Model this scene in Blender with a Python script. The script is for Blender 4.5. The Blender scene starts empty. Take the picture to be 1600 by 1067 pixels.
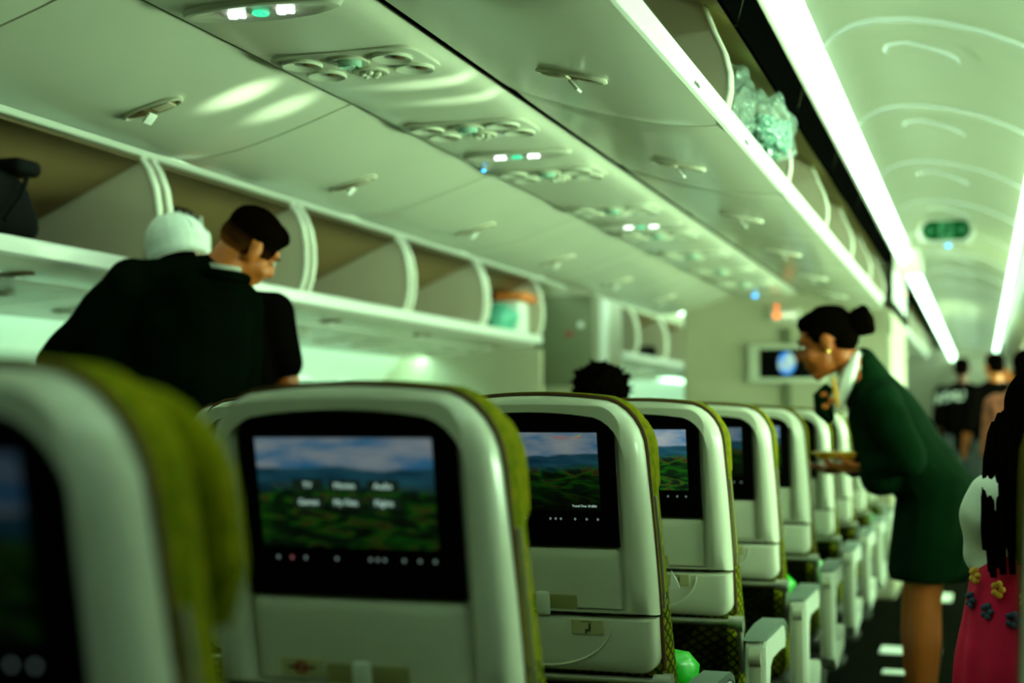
import bpy, bmesh, math, random
from mathutils import Vector, Matrix, Euler
random.seed(7)
SC = bpy.context.scene
COL = SC.collection
PI = math.pi

# ------------------------------------------------------------------ camera
cam_d = bpy.data.cameras.new('camera'); cam = bpy.data.objects.new('camera', cam_d); COL.objects.link(cam)
cam_d.sensor_width = 36; cam_d.lens = 50.0
cam_d.clip_start = 0.05; cam_d.clip_end = 100
TH, PH = math.radians(18.278), math.radians(3.130)
_F = Vector((-math.sin(TH)*math.cos(PH), math.cos(TH)*math.cos(PH), math.sin(PH)))
_R = Vector((math.cos(TH), math.sin(TH), 0)); _U = _R.cross(_F)
cam.matrix_world = Matrix(((_R.x, _U.x, -_F.x, 0), (_R.y, _U.y, -_F.y, 0), (_R.z, _U.z, -_F.z, 1.12), (0, 0, 0, 1)))
cam_d.dof.use_dof = True; cam_d.dof.focus_distance = 2.85; cam_d.dof.aperture_fstop = 2.0
cam_d.dof.aperture_blades = 0
SC.camera = cam

# ------------------------------------------------------------------ world, exposure
w = bpy.data.worlds.new('world'); SC.world = w; w.use_nodes = True
w.node_tree.nodes['Background'].inputs[0].default_value = (0.5, 1.0, 0.55, 1)
w.node_tree.nodes['Background'].inputs[1].default_value = 0.02
SC.view_settings.view_transform = 'Standard'; SC.view_settings.look = 'None'
SC.view_settings.exposure = 0.0; SC.view_settings.gamma = 1.0
LIGHT = (0.57, 1.0, 0.69)          # colour of the cabin's mood lighting
COVE, WASH = 8.0, 42.0  # aisle coves, sidewall wash

# added fill lamp at the unseen right windows, tilted up at the bin undersides
ld = bpy.data.lights.new('window_daylight', 'AREA'); ld.shape = 'RECTANGLE'; ld.size = 14.0; ld.size_y = .42  # added fill for the bin undersides, not real window daylight
ld.energy = 540; ld.color = (.60, 1.0, .58); ld.spread = math.radians(150)
lo = bpy.data.objects.new('window_daylight', ld); COL.objects.link(lo); lo.location = (1.27, 9.6, 1.16)
_d = Vector((-math.cos(math.radians(28)), 0, math.sin(math.radians(28)))); _y = Vector((0, 1, 0)); _z = -_d; _x = _y
lo.matrix_world = Matrix(((_x.x, _z.cross(_x).x, _z.x, 1.27), (_x.y, _z.cross(_x).y, _z.y, 9.6), (_x.z, _z.cross(_x).z, _z.z, 1.16), (0, 0, 0, 1)))

# added narrow spots that draw bright streaks on the bin undersides
for k, (y0, tgt, p_) in enumerate(((3.05, (-1.60, 2.95, 1.87), 1500), (3.2, (-1.58, 3.13, 1.875), 1000), (3.1, (-1.22, 3.08, 1.908), 1000), (3.3, (-1.20, 3.27, 1.908), 750))):
    sd_ = bpy.data.lights.new('daylight_beam', 'SPOT'); sd_.energy = p_; sd_.color = (.68, 1, .66); sd_.spot_size = math.radians(2.5); sd_.spot_blend = 1; sd_.shadow_soft_size = .02
    so = bpy.data.objects.new('daylight_beam', sd_); COL.objects.link(so); so.location = (1.30, y0, 1.10)
    so.rotation_euler = (Vector(tgt)-Vector(so.location)).to_track_quat('-Z', 'Y').to_euler()

# ------------------------------------------------------------------ materials
def mat(name, col, rough=0.5, spec=0.5, metal=0.0, emit=None, estr=0.0, var=0.0, vscale=6.0, bump=0.0, bscale=200.0, trans=0.0, alpha=1.0, coat=0.0, sheen=0.0):
    m = bpy.data.materials.new(name); m.use_nodes = True
    nt = m.node_tree; b = nt.nodes['Principled BSDF']
    b.inputs['Base Color'].default_value = (*col, 1); b.inputs['Roughness'].default_value = rough
    b.inputs['Specular IOR Level'].default_value = spec; b.inputs['Metallic'].default_value = metal
    b.inputs['Coat Weight'].default_value = coat; b.inputs['Sheen Weight'].default_value = sheen
    if emit: b.inputs['Emission Color'].default_value = (*emit, 1); b.inputs['Emission Strength'].default_value = estr
    b.inputs['Transmission Weight'].default_value = trans; b.inputs['Alpha'].default_value = alpha
    if var or bump:
        tc = nt.nodes.new('ShaderNodeTexCoord')
    if var:
        n = nt.nodes.new('ShaderNodeTexNoise'); n.inputs['Scale'].default_value = vscale; n.inputs['Detail'].default_value = 4
        nt.links.new(tc.outputs['Object'], n.inputs['Vector'])
        r = nt.nodes.new('ShaderNodeValToRGB')
        r.color_ramp.elements[0].position = .3; r.color_ramp.elements[1].position = .7
        r.color_ramp.elements[0].color = (*[c*(1-var) for c in col], 1); r.color_ramp.elements[1].color = (*[min(1, c*(1+var)) for c in col], 1)
        nt.links.new(n.outputs['Fac'], r.inputs['Fac']); nt.links.new(r.outputs['Color'], b.inputs['Base Color'])
    if bump:
        n2 = nt.nodes.new('ShaderNodeTexNoise'); n2.inputs['Scale'].default_value = bscale
        nt.links.new(tc.outputs['Object'], n2.inputs['Vector'])
        bp = nt.nodes.new('ShaderNodeBump'); bp.inputs['Strength'].default_value = bump; bp.inputs['Distance'].default_value = .002
        nt.links.new(n2.outputs['Fac'], bp.inputs['Height']); nt.links.new(bp.outputs['Normal'], b.inputs['Normal'])
    return m

M = {}
M['panel'] = mat('bin_plastic', (.66, .66, .53), .20, .5, var=.03, vscale=3)
M['panel2'] = mat('service_plastic', (.68, .68, .55), .22, .5, var=.03, vscale=3)
M['lip'] = mat('lip_plastic', (.82, .82, .76), .25)
M['divider'] = mat('divider_plastic', (.50, .44, .31), .5, var=.03)
M['dividertrim'] = mat('divider_trim', (.80, .78, .64), .35)
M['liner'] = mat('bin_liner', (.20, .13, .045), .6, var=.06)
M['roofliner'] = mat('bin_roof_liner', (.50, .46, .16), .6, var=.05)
M['ceil'] = mat('ceiling_plastic', (.58, .57, .40), .4, var=.02)
M['wallp'] = mat('sidewall_plastic', (.70, .72, .60), .4, var=.02)
M['bulk'] = mat('bulkhead_laminate', (.47, .44, .30), .45, var=.03)
M['curtain'] = mat('dark_green_curtain', (.02, .03, .02), .9, .1, var=.3, vscale=8)
M['greycab'] = mat('cabinet_laminate', (.15, .16, .09), .5, var=.03)
M['black'] = mat('black_plastic', (.0012, .0012, .001), .6, .0)
M['gap'] = mat('dark_gap', (.03, .03, .006), .7, .1)
M['carpet'] = mat('carpet', (.006, .006, .004), .9, .0, var=.4, vscale=60, bump=.6, bscale=400)
M['shell'] = mat('seat_shell_plastic', (.68, .68, .55), .22, .5, var=.02, bump=.04, bscale=900)
M['shelldark'] = mat('seat_recess_plastic', (.28, .27, .10), .5)
M['bezel'] = mat('screen_bezel', (.0012, .0014, .001), .4, .06)
M['placard'] = mat('placard', (.50, .47, .24), .5)
M['ink'] = mat('ink', (.03, .03, .02), .6)
M['inkred'] = mat('ink_red', (.35, .03, .01), .6)
M['piping'] = mat('brown_piping', (.10, .045, .015), .7, .2)
M['zip'] = mat('zip_teeth', (.25, .23, .14), .5)
M['steel'] = mat('seat_metal', (.42, .42, .36), .32, metal=.85)
M['darkmetal'] = mat('seat_frame_metal', (.06, .06, .05), .45, metal=.5)
M['armpad'] = mat('armrest_pad', (.13, .17, .14), .5)
M['armgrey'] = mat('armrest_hinge', (.38, .38, .28), .45)
M['armwhite'] = mat('armrest_plastic', (.74, .76, .66), .3)
M['pouch'] = mat('green_plastic_bag', (.006, .42, .010), .3, .5, bump=.3, bscale=25)
M['skin_brown'] = mat('skin_warm_brown', (.38, .088, .013), .45, .4, var=.08, vscale=14)
M['skin_tan'] = mat('skin_tan', (.52, .135, .02), .45, .4, var=.08, vscale=14)
M['skin_dark'] = mat('skin_dark', (.11, .03, .008), .45, .4, var=.08, vscale=14)
M['hair'] = mat('black_hair', (.002, .0012, .0006), .7, .0, bump=.6, bscale=120)
M['jacketblk'] = mat('black_green_wool', (.0018, .004, .0016), .9, .0, var=.25, vscale=9, bump=.3, bscale=500)
M['jacketgrn'] = mat('dark_green_wool', (.002, .012, .0034), .85, .02, var=.2, vscale=9, bump=.3, bscale=500)
M['blackcotton'] = mat('black_cotton', (.0025, .002, .0015), .9, .0, var=.2, vscale=12)
M['white'] = mat('white_cotton', (.72, .74, .66), .75, .2, var=.05, vscale=15)
M['cap'] = mat('cap_cotton', (.70, .74, .66), .8, .2, var=.06, vscale=25, bump=.3, bscale=300)
M['red'] = mat('crimson_cloth', (.60, .006, .05), .75, .2, var=.25, vscale=8, bump=.2, bscale=300)
M['yellow'] = mat('yellow_embroidery', (.75, .35, .03), .75)
M['navy'] = mat('navy_embroidery', (.03, .045, .10), .75)
M['gold'] = mat('gold', (.9, .6, .15), .25, metal=1)
M['orange'] = mat('orange_print', (.65, .16, .02), .7)
M['patterned'] = mat('brown_patterned_cloth', (.28, .07, .03), .8, var=.8, vscale=30)
M['jean'] = mat('grey_denim', (.05, .06, .06), .85)
M['silver_print'] = mat('white_jersey_print', (.88, .92, .84), .6)  # jersey lettering, and the white that paints sunlight on the floor
M['plate'] = mat('yellow_tray', (.95, .46, .02), .3)
M['bagblack'] = mat('black_nylon', (.0025, .0025, .002), .7, .05, bump=.3, bscale=60)
M['tealbag'] = mat('teal_plastic_bag', (.10, .42, .30), .35)
M['shoe'] = mat('black_leather', (.008, .008, .008), .35)
M['bagcontents'] = mat('teal_bag_contents', (.035, .20, .13), .22, .8, bump=1, bscale=45)
M['shade'] = mat('window_shade', (.42, .46, .38), .5)
M['daylight'] = mat('daylit_pane', (.5, .5, .5), .2, emit=(.62, 1, .66), estr=3.0)
M['led_blue'] = mat('blue_indicator', (.02, .1, .2), .4, emit=(.02, .38, 1.0), estr=6)
M['led_orange'] = mat('orange_indicator', (.2, .05, .01), .4, emit=(1.0, .20, .03), estr=2.2)
M['led_white'] = mat('white_indicator', (.2, .2, .2), .4, emit=(.75, .9, .55), estr=1.6)
M['sign_white'] = mat('lit_sign_white', (.2, .2, .2), .4, emit=(.85, 1, .92), estr=3.0)
M['sign_teal'] = mat('lit_sign_teal', (.02, .1, .06), .4, emit=(.05, .8, .40), estr=1.2)
M['exitgreen'] = mat('exit_sign_green', (.0, .05, .010), .5, .1, emit=(0, .14, .03), estr=.3)
M['exitpale'] = mat('exit_sign_pale', (.06, .24, .11), .5, .1, emit=(.1, .4, .2), estr=.1)
M['icon'] = mat('lit_icon', (.1, .1, .1), .4, emit=(.6, .85, .75), estr=.2)
M['iconred'] = mat('lit_icon_red', (.1, .02, .02), .4, emit=(.6, .2, .2), estr=.4)
M['menutext'] = mat('screen_text', (.1, .1, .1), .4, emit=(.55, .85, .7), estr=.8)
M['logored'] = mat('screen_logo_red', (.1, .02, .02), .4, emit=(.55, .12, .08), estr=.5)
M['logoyel'] = mat('screen_logo_yellow', (.1, .1, .02), .4, emit=(.55, .5, .1), estr=.5)
M['logogrn'] = mat('screen_logo_green', (.02, .1, .02), .4, emit=(.02, .30, .12), estr=.5)
M['darkbutton'] = mat('screen_button', (.002, .004, .003), .3, emit=(.004, .010, .006), estr=1)
M['cove'] = mat('cove_lens', (.8, .8, .8), .4, emit=LIGHT, estr=COVE)
M['wash'] = mat('wash_lens', (.8, .8, .8), .4, emit=(.46, 1.0, .70), estr=WASH)
M['lampglass'] = mat('lamp_glass', (.70, .72, .58), .15, .6)
M['ring'] = mat('lamp_ring', (.62, .62, .48), .3)
M['lens_teal'] = mat('lamp_lens_teal', (.35, .60, .48), .12, .8)

# clear crumpled plastic
def clear_plastic():
    m = bpy.data.materials.new('clear_crumpled_plastic'); m.use_nodes = True; nt = m.node_tree
    b = nt.nodes['Principled BSDF']; b.inputs['Base Color'].default_value = (.62, .88, .76, 1)
    b.inputs['Roughness'].default_value = .10; b.inputs['Alpha'].default_value = .20; b.inputs['Specular IOR Level'].default_value = 1.0
    tc = nt.nodes.new('ShaderNodeTexCoord'); n = nt.nodes.new('ShaderNodeTexVoronoi'); n.inputs['Scale'].default_value = 38
    nt.links.new(tc.outputs['Object'], n.inputs['Vector'])
    bp = nt.nodes.new('ShaderNodeBump'); bp.inputs['Strength'].default_value = 1; bp.inputs['Distance'].default_value = .02
    nt.links.new(n.outputs['Distance'], bp.inputs['Height']); nt.links.new(bp.outputs['Normal'], b.inputs['Normal'])
    return m
M['clearbag'] = clear_plastic()

# woven seat fabric: plain olive above, dark lattice below
def fabric():
    m = bpy.data.materials.new('olive_seat_fabric'); m.use_nodes = True; nt = m.node_tree; L = nt.links
    b = nt.nodes['Principled BSDF']; b.inputs['Roughness'].default_value = .9; b.inputs['Specular IOR Level'].default_value = .03
    tc = nt.nodes.new('ShaderNodeTexCoord')
    sep = nt.nodes.new('ShaderNodeSeparateXYZ'); L.new(tc.outputs['Object'], sep.inputs[0])
    n = nt.nodes.new('ShaderNodeTexNoise'); n.inputs['Scale'].default_value = 60; n.inputs['Detail'].default_value = 5
    L.new(tc.outputs['Object'], n.inputs['Vector'])
    r = nt.nodes.new('ShaderNodeValToRGB')
    r.color_ramp.elements[0].color = (.11, .135, .0012, 1); r.color_ramp.elements[1].color = (.24, .20, .002, 1)
    r.color_ramp.elements[0].position = .35; r.color_ramp.elements[1].position = .65
    L.new(n.outputs['Fac'], r.inputs['Fac'])
    masks = []
    for s in (1, -1):
        mp = nt.nodes.new('ShaderNodeMapping'); mp.inputs['Rotation'].default_value = (0, 0, 0)
        cmb = nt.nodes.new('ShaderNodeCombineXYZ')
        ad = nt.nodes.new('ShaderNodeMath'); ad.operation = 'ADD'; L.new(sep.outputs['X'], ad.inputs[0]); L.new(sep.outputs['Y'], ad.inputs[1])
        mz = nt.nodes.new('ShaderNodeMath'); mz.operation = 'MULTIPLY'; mz.inputs[1].default_value = 1.5*s; L.new(sep.outputs['Z'], mz.inputs[0])
        a2 = nt.nodes.new('ShaderNodeMath'); a2.operation = 'ADD'; L.new(ad.outputs[0], a2.inputs[0]); L.new(mz.outputs[0], a2.inputs[1])
        L.new(a2.outputs[0], cmb.inputs['X'])
        wv = nt.nodes.new('ShaderNodeTexWave'); wv.inputs['Scale'].default_value = 9.0; wv.inputs['Distortion'].default_value = .0
        L.new(cmb.outputs[0], wv.inputs['Vector'])
        gt = nt.nodes.new('ShaderNodeMath'); gt.operation = 'LESS_THAN'; gt.inputs[1].default_value = .22; L.new(wv.outputs['Fac'], gt.inputs[0])
        masks.append(gt)
    mx = nt.nodes.new('ShaderNodeMath'); mx.operation = 'MAXIMUM'; L.new(masks[0].outputs[0], mx.inputs[0]); L.new(masks[1].outputs[0], mx.inputs[1])
    lo = nt.nodes.new('ShaderNodeMath'); lo.operation = 'LESS_THAN'; lo.inputs[1].default_value = .80; L.new(sep.outputs['Z'], lo.inputs[0])
    ml = nt.nodes.new('ShaderNodeMath'); ml.operation = 'MULTIPLY'; L.new(mx.outputs[0], ml.inputs[0]); L.new(lo.outputs[0], ml.inputs[1])
    mix = nt.nodes.new('ShaderNodeMix'); mix.data_type = 'RGBA'
    L.new(ml.outputs[0], mix.inputs['Factor']); L.new(r.outputs['Color'], mix.inputs['A']); mix.inputs['B'].default_value = (.02, .035, .004, 1)
    L.new(mix.outputs['Result'], b.inputs['Base Color'])
    bp = nt.nodes.new('ShaderNodeBump'); bp.inputs['Strength'].default_value = .35; bp.inputs['Distance'].default_value = .003
    n3 = nt.nodes.new('ShaderNodeTexNoise'); n3.inputs['Scale'].default_value = 260; L.new(tc.outputs['Object'], n3.inputs['Vector'])
    L.new(n3.outputs['Fac'], bp.inputs['Height']); L.new(bp.outputs['Normal'], b.inputs['Normal'])
    return m
M['fabric'] = fabric()
M['pocket'] = mat('dark_pocket_fabric', (.012, .010, .003), .9, .05, var=.6, vscale=55)

# landscape picture shown on the seat screens (a screen gives off light)
def landscape(name, gain, dark_low=0.0, shift=0.0):
    m = bpy.data.materials.new(name); m.use_nodes = True; nt = m.node_tree; L = nt.links
    b = nt.nodes['Principled BSDF']; b.inputs['Base Color'].default_value = (.004, .004, .004, 1); b.inputs['Roughness'].default_value = .35
    b.inputs['Specular IOR Level'].default_value = .2
    uv = nt.nodes.new('ShaderNodeUVMap'); uv.uv_map = 'UVMap'
    sep = nt.nodes.new('ShaderNodeSeparateXYZ'); L.new(uv.outputs[0], sep.inputs[0])
    mp = nt.nodes.new('ShaderNodeMapping'); mp.inputs['Scale'].default_value = (1.6, 3.2, 1); mp.inputs['Location'].default_value = (shift, shift*.7, 0); L.new(uv.outputs[0], mp.inputs[0])
    def noise(scale, det=5, dist=0):
        n = nt.nodes.new('ShaderNodeTexNoise'); n.inputs['Scale'].default_value = scale; n.inputs['Detail'].default_value = det; n.inputs['Distortion'].default_value = dist
        L.new(mp.outputs[0], n.inputs['Vector']); return n
    def ramp(fac, stops):
        r = nt.nodes.new('ShaderNodeValToRGB'); e = r.color_ramp.elements
        e[0].position, e[0].color = stops[0][0], (*stops[0][1], 1); e[1].position, e[1].color = stops[-1][0], (*stops[-1][1], 1)
        for p, c in stops[1:-1]:
            k = e.new(p); k.color = (*c, 1)
        L.new(fac, r.inputs['Fac']); return r
    def mixc(f, a, bb):
        x = nt.nodes.new('ShaderNodeMix'); x.data_type = 'RGBA'; L.new(f, x.inputs['Factor']); L.new(a, x.inputs['A']); L.new(bb, x.inputs['B']); return x.outputs['Result']
    def math_(op, a, bv):
        x = nt.nodes.new('ShaderNodeMath'); x.operation = op; x.use_clamp = op == 'MULTIPLY_ADD'
        L.new(a, x.inputs[0])
        if hasattr(bv, 'type'): L.new(bv, x.inputs[1])
        else: x.inputs[1].default_value = bv
        return x.outputs[0]
    fields = ramp(noise(3.2, 8, .6).outputs['Fac'], [(.36, (.002, .005, .002)), (.47, (.003, .018, .004)), (.545, (.006, .10, .003)), (.585, (.05, .04, .008)), (.64, (.003, .014, .005))])
    sky = ramp(noise(1.6, 6).outputs['Fac'], [(.38, (.03, .16, .30)), (.52, (.20, .28, .33)), (.66, (.30, .36, .36))])
    hills = ramp(noise(2.4, 4).outputs['Fac'], [(.35, (.004, .035, .06)), (.65, (.015, .09, .12))])
    hz = noise(1.1, 3)
    h1 = math_('ADD', sep.outputs['Y'], math_('MULTIPLY', math_('SUBTRACT', hz.outputs['Fac'], .5), .22))
    f_hill = ramp(h1, [(.50, (0, 0, 0)), (.60, (1, 1, 1))]); f_sky = ramp(h1, [(.715, (0, 0, 0)), (.735, (1, 1, 1))])
    c = mixc(f_hill.outputs['Color'], fields.outputs['Color'], hills.outputs['Color'])
    c = mixc(f_sky.outputs['Color'], c, sky.outputs['Color'])
    if dark_low:
        dk = ramp(sep.outputs['Y'], [(.05, (1-dark_low,)*3), (.62, (1, 1, 1))])
        x = nt.nodes.new('ShaderNodeMix'); x.data_type = 'RGBA'; x.blend_type = 'MULTIPLY'; x.inputs['Factor'].default_value = 1
        L.new(c, x.inputs['A']); L.new(dk.outputs['Color'], x.inputs['B']); c = x.outputs['Result']
    L.new(c, b.inputs['Emission Color']); b.inputs['Emission Strength'].default_value = gain
    return m
M['scr_menu'] = landscape('screen_picture_menu', .5, .45, 0)
M['scr_logo'] = landscape('screen_picture_dim', .5, .97, 2.3)
M['scr_bright'] = landscape('screen_picture_bright', 1.0, .0, 2.3)
M['scr_dim'] = landscape('screen_picture_low', .12, .3, 5.1)

# globe picture
def globe_mat():
    m = bpy.data.materials.new('globe_picture'); m.use_nodes = True; nt = m.node_tree; L = nt.links
    b = nt.nodes['Principled BSDF']; tc = nt.nodes.new('ShaderNodeTexCoord')
    n = nt.nodes.new('ShaderNodeTexNoise'); n.inputs['Scale'].default_value = 9; n.inputs['Detail'].default_value = 3; L.new(tc.outputs['Object'], n.inputs['Vector'])
    r = nt.nodes.new('ShaderNodeValToRGB'); e = r.color_ramp.elements
    e[0].position, e[0].color = .48, (.01, .30, .95, 1); e[1].position, e[1].color = .60, (.45, .75, .60, 1)
    L.new(n.outputs['Fac'], r.inputs['Fac']); L.new(r.outputs['Color'], b.inputs['Emission Color']); b.inputs['Emission Strength'].default_value = .95
    b.inputs['Base Color'].default_value = (.01, .02, .03, 1)
    return m
M['globe'] = globe_mat()

# ------------------------------------------------------------------ helpers
def link(name, me, m=None, parent=None, smooth=True, loc=None, angle=40):
    if smooth:
        for p in me.polygons: p.use_smooth = True
        try: me.set_sharp_from_angle(angle=math.radians(angle))
        except Exception: pass
    o = bpy.data.objects.new(name, me); COL.objects.link(o)
    if m is not None: me.materials.append(M[m] if isinstance(m, str) else m)
    if parent is not None: o.parent = parent
    if loc is not None: o.location = loc
    return o
def obj(name, bm, m=None, parent=None, smooth=True, loc=None, angle=40):
    bmesh.ops.recalc_face_normals(bm, faces=bm.faces)
    me = bpy.data.meshes.new(name); bm.to_mesh(me); bm.free()
    return link(name, me, m, parent, smooth, loc, angle)
def tag(o, label, cat, group=None, kind=None):
    o['label'] = label; o['category'] = cat
    if group: o['group'] = group
    if kind: o['kind'] = kind
    return o
def thing(name, label, cat, loc=(0, 0, 0), rz=0, group=None):
    o = bpy.data.objects.new(name, None); COL.objects.link(o); o.location = loc; o.rotation_euler.z = rz
    o.empty_display_size = .1
    return tag(o, label, cat, group)
def struct(o):
    o['kind'] = 'structure'; return o
def lab(o, t):
    o['label'] = t; return o
def dup_tree(o, parent=None, loc=None):
    c = o.copy(); COL.objects.link(c)
    if parent is not None: c.parent = parent
    if loc is not None: c.location = loc
    for ch in list(o.children): dup_tree(ch, c)
    return c
def box(bm, c, s, bev=0.0, seg=2, rot=None):
    r = bmesh.ops.create_cube(bm, size=1); vs = r['verts']
    bmesh.ops.scale(bm, vec=s, verts=vs)
    if bev > 0:
        es = list({e for v in vs for e in v.link_edges})
        rr = bmesh.ops.bevel(bm, geom=es, offset=min(bev, min(s)*.49), segments=seg, affect='EDGES', profile=.5)
        vs = list({v for f in rr['faces'] for v in f.verts} | {v for v in vs if v.is_valid})
    if rot is not None: bmesh.ops.rotate(bm, cent=(0, 0, 0), matrix=rot, verts=vs)
    bmesh.ops.translate(bm, vec=c, verts=vs)
    return vs
def loft(bm, loops, cap0=True, cap1=True, closed=True):
    rows = [[bm.verts.new(p) for p in lp] for lp in loops]
    n = len(rows[0])
    for a, b in zip(rows, rows[1:]):
        for i in range(n if closed else n-1):
            j = (i+1) % n
            try: bm.faces.new((a[i], a[j], b[j], b[i]))
            except ValueError: pass
    if cap0: bm.faces.new(list(reversed(rows[0])))
    if cap1: bm.faces.new(rows[-1])
    return rows
def tube(bm, pts, r, n=8, cap=True, closed=False):
    pts = [Vector(p) for p in pts]; rs = r if isinstance(r, (list, tuple)) else [r]*len(pts)
    loops = []; prev = None
    for i, p in enumerate(pts):
        a = pts[(i-1) % len(pts)] if (closed or i > 0) else p; b = pts[(i+1) % len(pts)] if (closed or i < len(pts)-1) else p
        t = (b-a).normalized()
        if prev is None:
            u = t.cross(Vector((0, 0, 1)));
            if u.length < 1e-3: u = t.cross(Vector((1, 0, 0)))
        else: u = prev - t*prev.dot(t)
        u.normalize(); prev = u; v = t.cross(u)
        loops.append([p + (u*math.cos(2*PI*k/n) + v*math.sin(2*PI*k/n))*rs[i] for k in range(n)])
    if closed: loops.append(loops[0]); cap = False
    loft(bm, loops, cap, cap)
    if closed: bmesh.ops.remove_doubles(bm, verts=bm.verts, dist=1e-6)
def prism(bm, prof, y0, y1):
    """closed (x,z) outline extruded along Y"""
    loft(bm, [[(x, y0, z) for x, z in prof], [(x, y1, z) for x, z in prof]])
def sheet(bm, line, t, y0, y1, ny=1, sag=None):
    """open (x,z) line thickened by t (towards its left normal) and extruded along Y"""
    n = len(line); off = []
    for i, (x, z) in enumerate(line):
        a = line[max(0, i-1)]; b = line[min(n-1, i+1)]
        dx, dz = b[0]-a[0], b[1]-a[1]; l = math.hypot(dx, dz); off.append((x - dz/l*t, z + dx/l*t))
    prof = list(line) + off[::-1]
    loops = []
    for k in range(ny+1):
        y = y0 + (y1-y0)*k/ny; s = sag(k/ny) if sag else 0
        loops.append([(x, y, z + s) for x, z in prof])
    loft(bm, loops)
def ellip(bm, c, r, rot=None, u=20, v=12):
    vs = bmesh.ops.create_uvsphere(bm, u_segments=u, v_segments=v, radius=1)['verts']
    bmesh.ops.scale(bm, vec=r, verts=vs)
    if rot is not None: bmesh.ops.rotate(bm, cent=(0, 0, 0), matrix=rot, verts=vs)
    bmesh.ops.translate(bm, vec=c, verts=vs); return vs
def caps(bm, p0, p1, r0, r1, side=None, fx=1.0, fy=1.0, n=16):
    """tapered capsule; side = the direction scaled by fx, the other one by fy"""
    p0, p1 = Vector(p0), Vector(p1); t = (p1-p0).normalized()
    u = Vector(side) if side is not None else t.orthogonal(); u = (u - t*u.dot(t)).normalized(); v = t.cross(u)
    loops = []
    for k in range(1, 5): a = PI/2*k/5; loops.append((p0 - t*r0*math.cos(a), r0*math.sin(a)))
    for k in range(0, 7): f = k/6; loops.append((p0.lerp(p1, f), r0+(r1-r0)*f))
    for k in range(1, 5): a = PI/2*k/5; loops.append((p1 + t*r1*math.sin(a), r1*math.cos(a)))
    loft(bm, [[c + u*(math.cos(2*PI*i/n)*r*fx) + v*(math.sin(2*PI*i/n)*r*fy) for i in range(n)] for c, r in loops])
def lathe(bm, prof, n=24, c=(0, 0, 0), sy=1.0):
    """(r,z) profile turned about Z"""
    loft(bm, [[(c[0]+r*math.cos(2*PI*k/n), c[1]+r*sy*math.sin(2*PI*k/n), c[2]+z) for k in range(n)] for r, z in prof])
def remesh(name, bm, m, voxel=.008, smooth=6, parent=None, disp=None):
    bmesh.ops.recalc_face_normals(bm, faces=bm.faces)
    me = bpy.data.meshes.new('tmp'); bm.to_mesh(me); bm.free()
    t = bpy.data.objects.new('tmp', me); COL.objects.link(t)
    r = t.modifiers.new('r', 'REMESH'); r.mode = 'VOXEL'; r.voxel_size = voxel
    if smooth: s = t.modifiers.new('s', 'SMOOTH'); s.factor = .5; s.iterations = smooth
    dg = bpy.context.evaluated_depsgraph_get(); dg.update()
    new = bpy.data.meshes.new_from_object(t.evaluated_get(dg)); new.name = name
    bpy.data.objects.remove(t); bpy.data.meshes.remove(me)
    new.materials.clear()
    if disp:
        nor = [v.normal.copy() for v in new.vertices]
        for v, nn in zip(new.vertices, nor): v.co += nn*disp(v.co)
    return link(name, new, m, parent, True, None, 180)
def text(name, s, size, m, parent, mtx, depth=.0004, align='CENTER'):
    cu = bpy.data.curves.new(name, 'FONT'); cu.body = s; cu.size = size; cu.align_x = align; cu.align_y = 'CENTER'; cu.extrude = depth
    t = bpy.data.objects.new('tmp', cu); COL.objects.link(t)
    dg = bpy.context.evaluated_depsgraph_get(); dg.update()
    me = bpy.data.meshes.new_from_object(t.evaluated_get(dg)); bpy.data.objects.remove(t)
    me.transform(mtx); me.name = name; me.materials.clear()
    return link(name, me, m, parent, False)
ORD = ['first', 'second', 'third', 'fourth', 'fifth', 'sixth', 'seventh', 'eighth', 'ninth', 'tenth', 'eleventh', 'twelfth', 'thirteenth', 'fourteenth']

XC = -1.30        # centre line of the middle block
Y_NEAR, Y_FAR, Y_BULK = -1.3, 27.0, 9.2

# ------------------------------------------------------------------ cabin shell
bm = bmesh.new(); box(bm, (XC, (Y_NEAR+Y_FAR)/2, -.03), (5.8, Y_FAR-Y_NEAR, .06)); struct(obj('floor', bm, 'carpet', smooth=False))
def sidewall(side):
    s = -1 if side == 'left' else 1
    line = [(2.62, 0), (2.68, .35), (2.70, .75), (2.67, 1.10), (2.58, 1.36), (2.44, 1.52), (2.28, 1.60)]
    bm = bmesh.new(); sheet(bm, [(XC+s*u, z) for u, z in line], -.04*s, Y_NEAR, Y_FAR)
    return struct(obj('wall_'+side, bm, 'wallp', angle=60))
sidewall('left'); sidewall('right')
bm = bmesh.new(); box(bm, (XC, Y_FAR+.03, 1.25), (5.8, .06, 2.6)); struct(obj('wall_front', bm, 'bulk', smooth=False))
bm = bmesh.new(); box(bm, (XC, Y_NEAR-.03, 1.25), (5.8, .06, 2.6)); struct(obj('wall_rear', bm, 'curtain', smooth=False))  # unseen wall, made dark and set close to keep light off seat backs
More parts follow.
